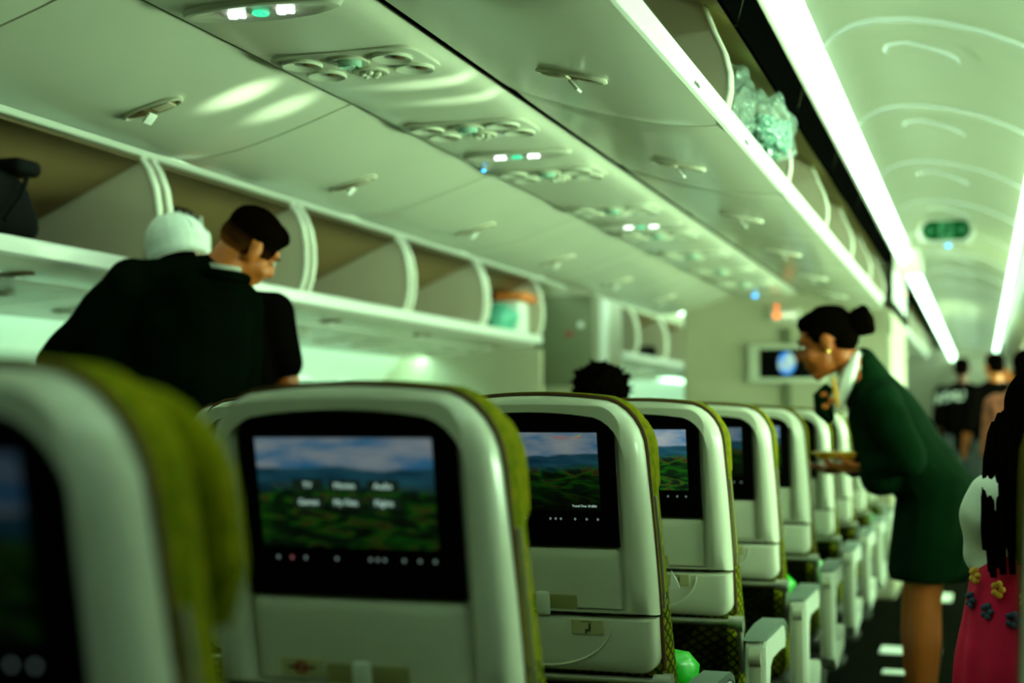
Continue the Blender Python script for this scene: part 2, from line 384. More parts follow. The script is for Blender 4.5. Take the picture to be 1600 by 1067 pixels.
# aisle ceilings with their raised cross ribs and shallow access panels
def aisle_ceiling(side):
    s = 1 if side == 'right' else -1
    prof = [(.850, 2.275), (.885, 2.315), (.94, 2.340), (1.01, 2.350), (1.10, 2.345), (1.20, 2.325), (1.32, 2.287), (1.42, 2.240), (1.50, 2.190)]
    line = [(XC+s*u, z) for u, z in prof]
    bm = bmesh.new(); sheet(bm, line, .03*s, Y_NEAR, Y_FAR)
    c = struct(obj('ceiling' if side == 'right' else 'ceiling.001', bm, 'ceil', angle=60))
    k = 0; y = -.65
    while y < 24:
        bm = bmesh.new(); sheet(bm, [(x, z-.009) for x, z in line], .010*s, y, y+.035)
        obj('ceiling_rib', bm, 'lip', c)
        if side == 'right' and y > 1.5:
            bm = bmesh.new(); zc = lambda u: 2.347-.34*max(0, u-1.08)*(1+max(0, u-1.08)*.5)-.35*max(0, 1.01-u)**1.5
            pts = [(XC+1.13+.115*math.cos(a), y+.40-.10*math.sin(a)**.6, zc(1.13+.115*math.cos(a))-.001) for a in [PI*q/24 for q in range(25)]]
            tube(bm, pts, .007, 6); obj('access_panel_rim', bm, 'lip', c)
        y += 1.27
    return c
aisle_ceiling('right'); aisle_ceiling('left')
# backing above bins closing the shell
for i, (x0, x1, z) in enumerate(((-2.02, -.58, 2.42), (-4.1, -2.74, 2.40), (.14, 1.5, 2.40))):
    bm = bmesh.new(); box(bm, ((x0+x1)/2, (Y_NEAR+Y_FAR)/2, z), (x1-x0, Y_FAR-Y_NEAR, .04)); o = struct(obj('ceiling.%03d' % (i+2), bm, 'gap', smooth=False))
# cove light lenses
def cove(u0, z0, u1, z1, s, label, nm='cove_light'):
    t = thing(nm, label, 'light', (XC+s*u0, (Y_NEAR+Y_FAR)/2, z0), group='aisle cove lights')
    bm = bmesh.new(); sheet(bm, [(s*0, 0), (s*(u1-u0)*.5, (z1-z0)*.45), (s*(u1-u0), z1-z0)], .012*(1 if s*(u1-u0) > 0 else -1), -(Y_FAR-Y_NEAR)/2+.02, (Y_FAR-Y_NEAR)/2-.02)
    obj('lens', bm, 'cove', t)
    bm = bmesh.new(); h = (Y_FAR-Y_NEAR)/2-.02
    box(bm, (-s*.006*(1 if u1 > u0 else -1), 0, -.008), (.016, 2*h, .022), .003); obj('lower_rail', bm, 'panel', t)
cove(.795, 2.165, .855, 2.29, 1, 'long white cove light above the open centre bins, left edge of right aisle ceiling')
cove(1.525, 2.115, 1.502, 2.20, 1, 'long white cove light along the right edge of the right aisle ceiling')
cove(.795, 2.165, .855, 2.29, -1, 'white cove light over the left aisle, on the centre bin side')
cove(1.525, 2.115, 1.502, 2.20, -1, 'white cove light over the left aisle, on the window side')
# sidewall wash lights hidden above the outer edge of the window-side service panels
for s, lb in ((-1, 'glowing wash light strip above the left window sidewall'), (1, 'wash light strip above the right window sidewall')):
    t = thing('wash_light', lb, 'light', (XC+s*2.262, 9.5, 1.555), group='sidewall wash lights')
    bm = bmesh.new(); box(bm, (s*.012, 3.4, 0), (.030, 27.6-7.4, .012)); obj('lens', bm, 'wash', t)
    bm = bmesh.new(); box(bm, (-s*.012, 3.4, .004), (.012, 27.6-7.4, .03)); obj('housing', bm, 'panel', t)
# sidewall windows: shades drawn on the left, an added glow in the unseen right ones
wn = 0
WALL = [(0, 2.62), (.35, 2.68), (.75, 2.70), (1.10, 2.67), (1.36, 2.58), (1.52, 2.44), (1.60, 2.28)]
def wall_u(z):
    for (z0, u0), (z1, u1) in zip(WALL, WALL[1:]):
        if z0 <= z <= z1: return u0+(u1-u0)*(z-z0)/(z1-z0)
    return 2.62
for sd in (-1, 1):
    for k in range(18):
        y = (3.4 if sd < 0 else 2.9) + .62*k; n = 28; wn += 1
        def ring(sc, dx):
            out = []
            for q in range(n):
                a = 2*PI*q/n; cy, cz = math.cos(a), math.sin(a); e = 3.2
                cy = math.copysign(abs(cy)**(2/e), cy); cz = math.copysign(abs(cz)**(2/e), cz)
                yy, zz = .135*sc*cy, .22*sc*cz
                out.append((XC+sd*(wall_u(1.13+zz)-dx-.002), y+yy, 1.13+zz))
            return out
        bm = bmesh.new(); loft(bm, [ring(1.12, .0), ring(1.06, .016), ring(1.0, .008)], False, False)
        o = struct(obj('window_%d' % wn, bm, 'wallp'))
        bm = bmesh.new(); bm.faces.new([bm.verts.new(p) for p in ring(1.0, .004)])
        obj('window_shade' if sd < 0 else 'window_pane', bm, 'shade' if sd < 0 else 'daylight', o, False)

# ------------------------------------------------------------------ centre service channel
def service_channel(y0, y1, nm):
    u = [(-.208, 1.945), (-.204, 1.918), (-.19, 1.914), (-.10, 1.908), (.0, 1.906), (.10, 1.908), (.15, 1.913), (.185, 1.926), (.203, 1.950)]
    bm = bmesh.new(); sheet(bm, [(XC+a, z) for a, z in u], .012, y0, y1, int((y1-y0)*36), lambda f: .0025*math.exp(-(((((y0+f*(y1-y0)) % 1.1)+.12) % 1.1-.12)/.08)**2))
    o = struct(obj(nm, bm, 'panel2', angle=50))
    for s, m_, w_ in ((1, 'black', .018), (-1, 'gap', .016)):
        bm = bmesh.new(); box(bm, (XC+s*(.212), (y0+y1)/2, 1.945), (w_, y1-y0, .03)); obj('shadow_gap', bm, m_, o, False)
    return o
service_channel(Y_NEAR, Y_BULK-.02, 'trim_1')

def lamp_unit(root, name, x, y, z, r, style):
    bm = bmesh.new()
    if style == 0: lathe(bm, [(r*1.0, .0), (r*1.02, -.004), (r*.95, -.007), (r*.84, -.006), (r*.55, -.001), (r*.15, .002)], 24); m = 'lampglass'
    else: lathe(bm, [(r*1.0, .0), (r*1.02, -.003), (r*.94, -.006), (r*.74, -.005), (r*.70, -.002), (r*.4, -.001)], 24); m = 'ring'
    o = obj(name, bm, m, root, loc=(x, y, z))
    if style == 1:
        bm = bmesh.new(); lathe(bm, [(r*.62, -.001), (r*.60, -.012), (r*.50, -.016), (r*.30, -.010), (r*.28, -.016), (r*.1, -.016)], 20); obj('nozzle', bm, 'lens_teal', o)
    elif style == 2:
        for q in range(5):
            a = q*2*PI/5; bm = bmesh.new(); ellip(bm, (r*.42*math.cos(a), r*.42*math.sin(a), -.008), (.009, .009, .007), u=10, v=6); obj('button', bm, 'lampglass', o)
    else:
        bm = bmesh.new(); ellip(bm, (r*.38, 0, -.002), (r*.36, r*.34, .003), u=14, v=6); obj('bulb', bm, 'liner', o)  # brown spot painting the shaded right side of the dish
    return o
def make_psu(label, y):
    t = thing('service_unit', label, 'overhead service panel', (XC, y, 1.906), group='overhead service panels along the centre channel')
    bm = bmesh.new(); pts = []
    n = 40
    for q in range(n):
        a = 2*PI*q/n; e = 5; cx, cy = math.cos(a), math.sin(a)
        pts.append((.175*math.copysign(abs(cx)**(2/e), cx)-.005, .115*math.copysign(abs(cy)**(2/e), cy)))
    loft(bm, [[(x, yy, .006) for x, yy in pts], [(x, yy, -.0015) for x, yy in pts], [(x*.985, yy*.98, -.003) for x, yy in pts]])
    obj('base', bm, 'panel2', t)
    for ix, (x, st) in enumerate(((-.115, 0), (0, None), (.10, 0))):
        for iy, yy in enumerate((-.045, .055)):
            if st is None:
                if iy == 0: lamp_unit(t, 'air_vent', x, yy, -.003, .044, 1)
                else: lamp_unit(t, 'call_button_cluster', x+.005, yy, -.003, .042, 2)
            else: lamp_unit(t, 'reading_light', x+.012*iy, yy, -.003, .045, 0)
    return t
psu_y = [2.85, 3.60, 4.34, 5.18, 5.95, 6.72, 7.49, 8.26]
psu0 = None
for i, y in enumerate(psu_y):
    lb = 'pale panel of round lamps and vents in centre channel, %s from the camera' % ORD[i]
    if psu0 is None: psu0 = make_psu(lb, y)
    else:
        c = dup_tree(psu0); c.location.y = y; c['label'] = lb
def make_sign(label, y):
    t = thing('seat_belt_sign', label, 'sign', (XC, y, 1.904), group='lit seat belt signs')
    bm = bmesh.new(); n = 36
    prof = lambda s, z: [(.165*s*math.cos(2*PI*q/n), .055*s*math.sin(2*PI*q/n), z) for q in range(n)]
    loft(bm, [prof(1.05, .004), prof(1.0, -.006), prof(.9, -.008), prof(.8, -.004)]); obj('housing', bm, 'panel2', t)
    # seat belt glyph: head, torso and lap of a sitting figure
    for sx in (-1, 1):
        bm = bmesh.new()
        ellip(bm, (sx*.052-.012, .012, -.008), (.009, .009, .002), u=10, v=6)
        caps(bm, (sx*.052-.012, .0, -.008), (sx*.052-.004, -.016, -.008), .006, .006, n=8)
        caps(bm, (sx*.052-.004, -.016, -.008), (sx*.052+.018, -.014, -.008), .006, .005, n=8)
        caps(bm, (sx*.052-.010, -.004, -.008), (sx*.052+.012, .010, -.008), .004, .004, n=8)
        obj('lit_symbol', bm, 'sign_white', t)
    bm = bmesh.new(); tube(bm, [(.014*math.cos(a), .014*math.sin(a), -.008) for a in [2*PI*q/16 for q in range(16)]], .003, 6, closed=True)
    caps(bm, (-.010, .010, -.008), (.010, -.010, -.008), .003, .003, n=8); obj('lit_symbol', bm, 'sign_teal', t)
    return t
sg = None
for i, (y, lb) in enumerate(((2.40, 'oval lit seat belt sign at top edge, nearest the camera'), (3.98, 'lit seat belt sign between the second and third lamp panels'), (5.60, 'faint lit seat belt sign farthest along the centre channel'))):
    if sg is None: sg = make_sign(lb, y)
    else:
        c = dup_tree(sg); c.location.y = y; c['label'] = lb
def led(nm, loc, r, m, label, cat='indicator light'):
    bm = bmesh.new(); lathe(bm, [(r*1.4, .004), (r*1.4, -.002), (r, -.004), (r*.9, -.003)], 16); t = thing(nm, label, cat, loc); obj('bezel', bm, 'ring', t)
    bm = bmesh.new(); ellip(bm, (0, 0, -.004), (r, r, r*.7), u=14, v=8); obj('lens', bm, m, t)
led('indicator_light', (XC-.188, 4.22, 1.912), .007, 'led_blue', 'small blue indicator light beside the third lamp panel')
led('indicator_light', (XC-.05, 8.98, 1.905), .016, 'led_blue', 'blue indicator light on the channel far end above the bulkhead')
led('indicator_light', (-.178, 8.96, 2.176), .016, 'led_blue', 'blue indicator light at the lower rim of the green exit sign')

# ------------------------------------------------------------------ centre overhead bins
BU = [(.222, 1.925), (.26, 1.912), (.30, 1.898), (.35, 1.881), (.40, 1.865), (.45, 1.850), (.50, 1.836), (.55, 1.824), (.60, 1.815), (.64, 1.810), (.68, 1.807), (.727, 1.808)]
def make_center_bin(s, y0, L, label, group):
    t = thing('overhead_bin', label, 'overhead bin', (XC, y0, 0), group=group)
    X = lambda pts: [(s*u, z) for u, z in pts]
    bm = bmesh.new()
    def sag(f):
        d = min(f, 1-f)*L
        return .004*math.exp(-(d/.05)**2)
    sheet(bm, X(BU), .012*s, .004, L-.004, 44, sag); obj('bucket', bm, 'panel', t, angle=60)
    bm = bmesh.new(); sheet(bm, X([(.729, 1.808), (.737, 1.811), (.745, 1.825), (.752, 1.846), (.744, 1.851), (.70, 1.846)]), .006*s, .002, L-.002); lab(obj('lip', bm, 'lip', t, angle=30), 'bright white lip of the open bin')
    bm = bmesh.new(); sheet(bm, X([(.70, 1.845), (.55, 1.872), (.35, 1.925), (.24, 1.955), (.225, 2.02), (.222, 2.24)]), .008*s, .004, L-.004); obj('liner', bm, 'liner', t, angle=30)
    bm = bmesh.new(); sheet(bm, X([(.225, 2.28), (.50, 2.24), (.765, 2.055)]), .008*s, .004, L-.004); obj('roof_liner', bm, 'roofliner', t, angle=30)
    bm = bmesh.new(); sheet(bm, X([(.768, 2.045), (.795, 2.155)]), .012*s, .003, L-.003); obj('fascia', bm, 'black', t)
    bm = bmesh.new(); sheet(bm, X([(.766, 2.044), (.798, 2.157)]), .006*s, -.003, .003); obj('fascia_joint', bm, 'gap', t)
    edge = [(.742, 1.852), (.750, 1.89), (.750, 1.93), (.738, 1.98), (.715, 2.03), (.690, 2.095)]
    for yy in (.012, L-.016):
        bm = bmesh.new(); poly = X(edge + [(.55, 2.22), (.23, 2.27), (.23, 1.965), (.35, 1.93), (.55, 1.878)])
        prism(bm, poly, yy, yy+.006); d = obj('divider', bm, 'divider', t, False)
        bm = bmesh.new(); tube(bm, [(s*u, yy+.003, z) for u, z in edge], .0065, 8); obj('divider_trim', bm, 'dividertrim', d)
    # latch, set across the underside
    a = math.atan2(1.815-1.865, .20)
    lt = bpy.data.objects.new('latch', None); COL.objects.link(lt); lt.parent = t; lt.location = (s*.50, L*.56, 1.834); lt.rotation_euler = (0, -a*s, 0)
    bm = bmesh.new(); n = 28; P_ = lambda k, z: [(.078*k*math.cos(2*PI*q/n), .028*k*math.sin(2*PI*q/n), z) for q in range(n)]
    loft(bm, [P_(1.0, .004), P_(1.04, -.003), P_(.95, -.006), P_(.88, -.002)], True, False); obj('latch_rim', bm, 'dividertrim', lt)
    bm = bmesh.new(); loft(bm, [P_(.90, .001), P_(.90, -.0015)]); obj('latch_recess', bm, 'liner', lt)
    bm = bmesh.new(); box(bm, (s*.022, 0, -.016), (.030, .034, .007), .003, rot=None); bmesh.ops.rotate(bm, cent=(s*.01, 0, -.004), matrix=Matrix.Rotation(s*.6, 3, 'Y'), verts=bm.verts); obj('paddle', bm, 'lip', lt)
    bm = bmesh.new(); box(bm, (-s*.028, 0, -.004), (.046, .036, .006), .002); obj('latch_plate', bm, 'divider', lt)
    return t
L_ = 1.1
protoR = protoL = None
place = ['over the camera'] + ['%s along from the camera' % o for o in ORD]
binsR = []
for k in range(8):
    y0 = L_*k
    for s in (1, -1):
        side = 'right' if s == 1 else 'left'
        gname = 'open centre bins facing the %s aisle' % side
        lb = 'open centre overhead bin facing %s aisle, %s' % (side, place[k])
        pr = protoR if s == 1 else protoL
        if pr is None:
            pr = make_center_bin(s, y0, L_, lb, gname)
            if s == 1: protoR = pr
            else: protoL = pr
        else:
            c = dup_tree(pr); c.location.y = y0; c['label'] = lb
for k in range(5):
    c = dup_tree(protoR); c.location.y = 11.0 + L_*k; c['label'] = 'distant centre bin beyond the bulkhead, %s past it along right aisle' % ORD[k]; c['group'] = 'centre bins beyond the bulkhead'
# row markings on the lip
for y, s_ in ((2.92, '5 DEG'), (3.58, '6 DEG'), (4.6, '7 DEG')):
    ob = text('row_marking', s_, .020, 'ink', None, Matrix.Translation((0, 0, 0)))
    ob.matrix_world = Matrix(((0, 0, 1, XC+.7445), (1, 0, 0, y), (0, 1, 0, 1.823), (0, 0, 0, 1)))
    ob.rotation_euler = (PI/2, .0, PI/2)
    tag(ob, 'small dark row marking printed on the centre bin lip, %s from the camera' % {2.92: 'first', 3.58: 'second', 4.6: 'third'}[y], 'marking', 'row markings on the bin lip')
# filler panels between the last centre bin and the bulkhead
bm = bmesh.new(); sheet(bm, [(XC+u, z) for u, z in BU], .012, 8.803, Y_BULK); struct(obj('trim_2', bm, 'panel', angle=60))
bm = bmesh.new(); sheet(bm, [(XC-u, z) for u, z in BU], -.012, 8.803, Y_BULK); struct(obj('trim_3', bm, 'panel', angle=60))

# ------------------------------------------------------------------ window-side bins (left)
def make_window_bin(y0, L, label, group):
    t = thing('overhead_bin', label, 'overhead bin', (0, y0, 0), group=group)
    bm = bmesh.new(); sheet(bm, [(-2.652, 1.597), (-2.70, 1.572), (-2.80, 1.562), (-2.96, 1.568)], -.010, .004, L-.004); obj('bucket', bm, 'panel', t, angle=60)
    bm = bmesh.new(); sheet(bm, [(-2.657, 1.597), (-2.640, 1.602), (-2.634, 1.634), (-2.642, 1.642), (-2.69, 1.640)], -.006, .002, L-.002); lab(obj('lip', bm, 'lip', t, angle=30), 'white lip of the open bin')
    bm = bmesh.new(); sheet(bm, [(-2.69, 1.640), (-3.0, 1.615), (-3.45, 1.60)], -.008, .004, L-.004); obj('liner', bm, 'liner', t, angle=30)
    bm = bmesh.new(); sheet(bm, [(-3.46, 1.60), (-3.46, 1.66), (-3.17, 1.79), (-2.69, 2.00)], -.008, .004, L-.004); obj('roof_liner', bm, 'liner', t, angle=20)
    edge = [(-2.648, 1.642), (-2.628, 1.70), (-2.620, 1.76), (-2.622, 1.83), (-2.635, 1.90), (-2.66, 1.96), (-2.69, 2.005)]
    for yy in (.03, L-.036):
        bm = bmesh.new(); prism(bm, edge + [(-3.17, 1.79), (-3.44, 1.665), (-3.44, 1.605), (-3.0, 1.62)], yy, yy+.006); d = obj('divider', bm, 'divider', t, False)
        bm = bmesh.new(); tube(bm, [(x, yy+.003, z) for x, z in edge], .012, 8); obj('divider_trim', bm, 'dividertrim', d)
    # service panel under the bin
    bm = bmesh.new(); sheet(bm, [(-2.962, 1.562), (-3.10, 1.540), (-3.50, 1.512)], -.010, .004, L-.004); sp = obj('service_panel', bm, 'panel2', t, angle=30)
    for yy in (.35, .80):
        for q in range(3):
            for r_ in range(2):
                bm = bmesh.new(); lathe(bm, [(.036, .004), (.038, -.003), (.03, -.007), (.01, .0)], 16, (-3.10-.09*q, yy+.09*r_, 1.536-.006*q)); obj('reading_light', bm, 'lampglass', sp)
    lt = bpy.data.objects.new('latch', None); COL.objects.link(lt); lt.parent = t; lt.location = (-2.79, L*.5, 1.562)
    bm = bmesh.new(); n = 24; P_ = lambda k, z: [(.06*k*math.cos(2*PI*q/n), .030*k*math.sin(2*PI*q/n), z) for q in range(n)]
    loft(bm, [P_(1.0, .004), P_(1.04, -.003), P_(.9, -.005)], True, True); obj('latch_recess', bm, 'liner', lt)
    bm = bmesh.new(); box(bm, (-.015, 0, -.012), (.05, .036, .006), .002); obj('paddle', bm, 'lip', lt)
    return t
wb = None
for k in range(6):
    y0 = 1.98 + L_*k
    lb = 'open window side bin over the left block, %s from the camera' % ORD[k]
    if wb is None: wb = make_window_bin(y0, L_, lb, 'open window side bins')
    else:
        c = dup_tree(wb); c.location.y = y0; c['label'] = lb
for k in range(4):
    c = dup_tree(wb); c.location.y = 10.05 + L_*k; c['label'] = 'distant window side bin past the grey cabinet, %s past it' % ORD[k]; c['group'] = 'window side bins beyond the cabinet'
bm = bmesh.new(); sheet(bm, [(-2.69, 2.005), (-2.74, 2.10), (-2.82, 2.155)], -.01, Y_NEAR, Y_FAR); struct(obj('trim_4', bm, 'panel', angle=60))

# closed right-hand bins above the camera's side
rb = None
for k in range(14):
    y0 = L_*k
    lb = 'closed bin on the right window side, %s from the camera' % ORD[k]
    if rb is None:
        rb = thing('overhead_bin', lb, 'overhead bin', (0, y0, 0), group='closed bins over the right block')
        bm = bmesh.new(); sheet(bm, [(.235, 2.13), (.20, 2.02), (.19, 1.90), (.22, 1.78), (.30, 1.69), (.45, 1.63), (.70, 1.60), (.95, 1.57)], .012, .004, L_-.004); obj('door', bm, 'panel', rb, angle=60)
        bm = bmesh.new(); box(bm, (.31, .55, 1.676), (.03, .12, .014), .005); obj('handle', bm, 'dividertrim', rb)
    else:
        c = dup_tree(rb); c.location.y = y0; c['label'] = lb

# ------------------------------------------------------------------ bulkhead, monument, partitions
bm = bmesh.new(); box(bm, ((-1.856-.53)/2, Y_BULK+.85, 1.12), (1.856-.53, 1.7, 2.24), .02)
bk = struct(obj('wall_bulkhead', bm, 'bulk', smooth=False))
# upper fascia of the monument with its black surround
fx = XC+.776
bm = bmesh.new(); box(bm, (fx, 9.95, 1.96), (.012, 1.7, .30)); fp = obj('fascia_panel', bm, 'lip', bk, False)
bm = bmesh.new()
for c_, s_ in (((fx+.004, 8.98, 1.98), (.018, .16, .26)), ((fx+.006, 9.95, 1.825), (.02, 2.0, .055)), ((fx+.004, 10.9, 1.98), (.02, .10, .36)), ((fx+.008, 8.95, 2.10), (.02, .30, .13))): box(bm, c_, s_, .004)
obj('fascia_frame', bm, 'black', bk, False)
bm = bmesh.new(); box(bm, (-.535, 9.13, 1.71), (.01, .05, .13), .004, rot=None); obj('hanging_strap', bm, 'black', bk, False)
led('call_light', (fx+.012, 10.3, 2.0), .016, 'led_orange', 'orange call light glowing on the white fascia past the last open bin')
bm = bmesh.new(); box(bm, (fx+.11, 9.55, 2.14), (.13, .10, .17), .03, 3)
t = thing('ceiling_pod', 'rounded grey equipment pod hanging beside the cove light near the bulkhead', 'equipment pod', (0, 0, 0)); obj('housing', bm, 'panel2', t)
bm = bmesh.new(); box(bm, (fx+.08, 9.55, 2.25), (.04, .04, .12), .008); obj('bracket', bm, 'panel2', t)
# monitor on the bulkhead
mx_, mz_ = -1.18, 1.476
t = thing('monitor', 'flat monitor on the bulkhead showing a blue globe on black', 'monitor', (mx_, Y_BULK, mz_))
bm = bmesh.new(); box(bm, (0, -.03, 0), (.49, .05, .25), .012); obj('housing', bm, 'panel2', t)
bm = bmesh.new(); box(bm, (.0, -.056, .0), (.34, .006, .185), .002); obj('screen', bm, 'bezel', t)
bm = bmesh.new(); ellip(bm, (.003, -.060, .0), (.056, .002, .074), u=24, v=14); obj('globe_picture', bm, 'globe', t)
bm = bmesh.new(); box(bm, (.0, -.014, -.36), (.055, .028, .48), .006); obj('post', bm, 'greycab', t)
bm = bmesh.new(); box(bm, (.0, -.014, .175), (.055, .028, .10), .006); obj('upper_post', bm, 'greycab', t)
t = thing('sign', 'lit sign box with an orange lamp and two pale lamps above the bulkhead monitor', 'sign', (-1.19, Y_BULK, 1.785))
bm = bmesh.new(); box(bm, (0, -.02, 0), (.20, .04, .085), .008); obj('housing', bm, 'panel2', t)
for x, z, r, m_ in ((-.05, .0, .024, 'led_orange'), (-.05, .055, .014, 'led_orange'), (.005, .0, .016, 'led_white'), (.048, .0, .016, 'led_white')):
    bm = bmesh.new(); ellip(bm, (x, -.042, z), (r, .006, r), u=16, v=8); obj('lamp', bm, m_, t)
# left partition, grey cabinet and its pillar
bm = bmesh.new(); box(bm, (-3.39, 8.93, .79), (1.30, .05, 1.58), .01); struct(obj('wall_partition', bm, 'bulk', smooth=False))
bm = bmesh.new(); box(bm, (-2.60, 9.0, .6), (.28, .05, 1.2), .01); struct(obj('wall_partition.001', bm, 'bulk', smooth=False))
t = thing('cabinet', 'tall grey galley cabinet past the end of the left window bins', 'cabinet', (-2.68, 9.35, 0))
bm = bmesh.new(); box(bm, (-.15, .30, 1.03), (.76, .60, 2.06), .012); obj('body', bm, 'bulk', t)
bm = bmesh.new(); box(bm, (-.02, -.025, 1.655), (.40, .05, .62), .015); d = obj('door', bm, 'greycab', t)
bm = bmesh.new(); ellip(bm, (.10, -.054, 1.76), (.022, .004, .022)); obj('latch', bm, 'lip', d)
bm = bmesh.new(); box(bm, (.02, -.054, 1.70), (.05, .004, .03), .001); obj('red_label', bm, 'inkred', d)
bm = bmesh.new(); box(bm, (-.26, -.03, 1.64), (.05, .05, .62), .01); obj('side_panel', bm, 'bulk', t)
bm = bmesh.new(); box(bm, (.235, .05, 1.62), (.05, .14, .62), .012); obj('pillar', bm, 'lip', t)
# exit sign on the aisle ceiling
t = thing('exit_sign', 'green oval exit sign with running figure and arrows on aisle ceiling', 'sign', (-.19, 8.98, 2.262))
n = 40
def stad(w_, h_, y):
    out = []
    for q in range(n):
        a = 2*PI*q/n; out.append(((w_-h_)*(1 if math.cos(a) >= 0 else -1)+h_*math.cos(a), y, h_*math.sin(a)))
    return out
bm = bmesh.new(); loft(bm, [stad(.17, .085, .03), stad(.17, .085, -.02), stad(.15, .066, -.03)]); obj('housing', bm, 'panel2', t)
bm = bmesh.new(); loft(bm, [stad(.142, .060, -.028), stad(.140, .058, -.034)]); obj('panel', bm, 'exitgreen', t)
bm = bmesh.new(); box(bm, (.0, -.036, 0), (.085, .004, .108), .002); obj('figure_panel', bm, 'exitpale', t)
bm = bmesh.new(); ellip(bm, (.018, -.040, .036), (.011, .002, .011), u=10, v=6)
caps(bm, (.008, -.040, .02), (-.006, -.040, -.012), .009, .007, n=8); caps(bm, (-.006, -.040, -.012), (.018, -.040, -.028), .006, .005, n=8)
caps(bm, (-.006, -.040, -.012), (-.026, -.040, -.038), .006, .005, n=8); caps(bm, (.01, -.040, .016), (.03, -.040, .004), .005, .004, n=8); caps(bm, (.006, -.04, .018), (-.02, -.04, .012), .005, .004, n=8)
obj('running_figure', bm, 'exitgreen', t)
for s in (1, -1):
    bm = bmesh.new(); caps(bm, (s*.06, -.036, 0), (s*.105, -.036, 0), .005, .005, n=8); caps(bm, (s*.108, -.036, 0), (s*.088, -.036, .02), .005, .005, n=8); caps(bm, (s*.108, -.036, 0), (s*.088, -.036, -.02), .005, .005, n=8)
    obj('arrow', bm, 'exitpale', t)
# sunlight patches on the aisle floor, painted as thin white slabs
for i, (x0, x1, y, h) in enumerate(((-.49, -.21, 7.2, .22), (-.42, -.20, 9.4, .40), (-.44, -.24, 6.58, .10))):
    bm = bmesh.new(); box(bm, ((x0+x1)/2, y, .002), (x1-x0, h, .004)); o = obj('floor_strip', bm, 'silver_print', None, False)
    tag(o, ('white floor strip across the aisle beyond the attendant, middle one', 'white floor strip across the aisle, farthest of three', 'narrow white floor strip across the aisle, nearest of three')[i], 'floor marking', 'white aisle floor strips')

# ------------------------------------------------------------------ seats
TL = math.tan(math.radians(12))
def lean(p): return (p[0], p[1]-(p[2]-.76)*TL, p[2])
def leanbm(bm):
    for v in bm.verts: v.co.y -= (v.co.z-.76)*TL
def tomb(hw, z0, z1, r, crown, inset=0.0, taper=0.0):
    hw -= inset; hw0 = hw; z1 -= inset; z0 += inset*.3; r = max(.01, r-inset*.6); pts = []
    if taper: hw -= taper
    zt = lambda x: z1 - crown*(x/max(hw, .001))**2
    m = 7
    # right side up
    zs = z1-crown-r
    for k in range(m): pts.append((hw0+(hw-hw0)*(k/m)**1.5, z0+(zs-z0)*k/m))
    cx = hw-r
    zc = zs
    top_c = zt(cx)
    for k in range(m+1):
        a = PI/2*k/m; pts.append((cx+r*math.cos(a), zc+(top_c-zc)*math.sin(a)))
    for k in range(1, 8):
        x = cx*(1-2*k/8); pts.append((x, zt(x)))
    for k in range(m+1):
        a = PI/2+PI/2*k/m; pts.append((-cx+r*math.cos(a), zc+(top_c-zc)*math.sin(a)))
    for k in range(1, m+1): pts.append((-(hw0+(hw-hw0)*(1-k/m)**1.5), zs+(z0-zs)*k/m))
    # bottom
    for k in range(1, 6): pts.append((-hw0+2*hw0*k/6, z0))
    return pts
def lp(out, y): return [(x, y, z) for x, z in out]

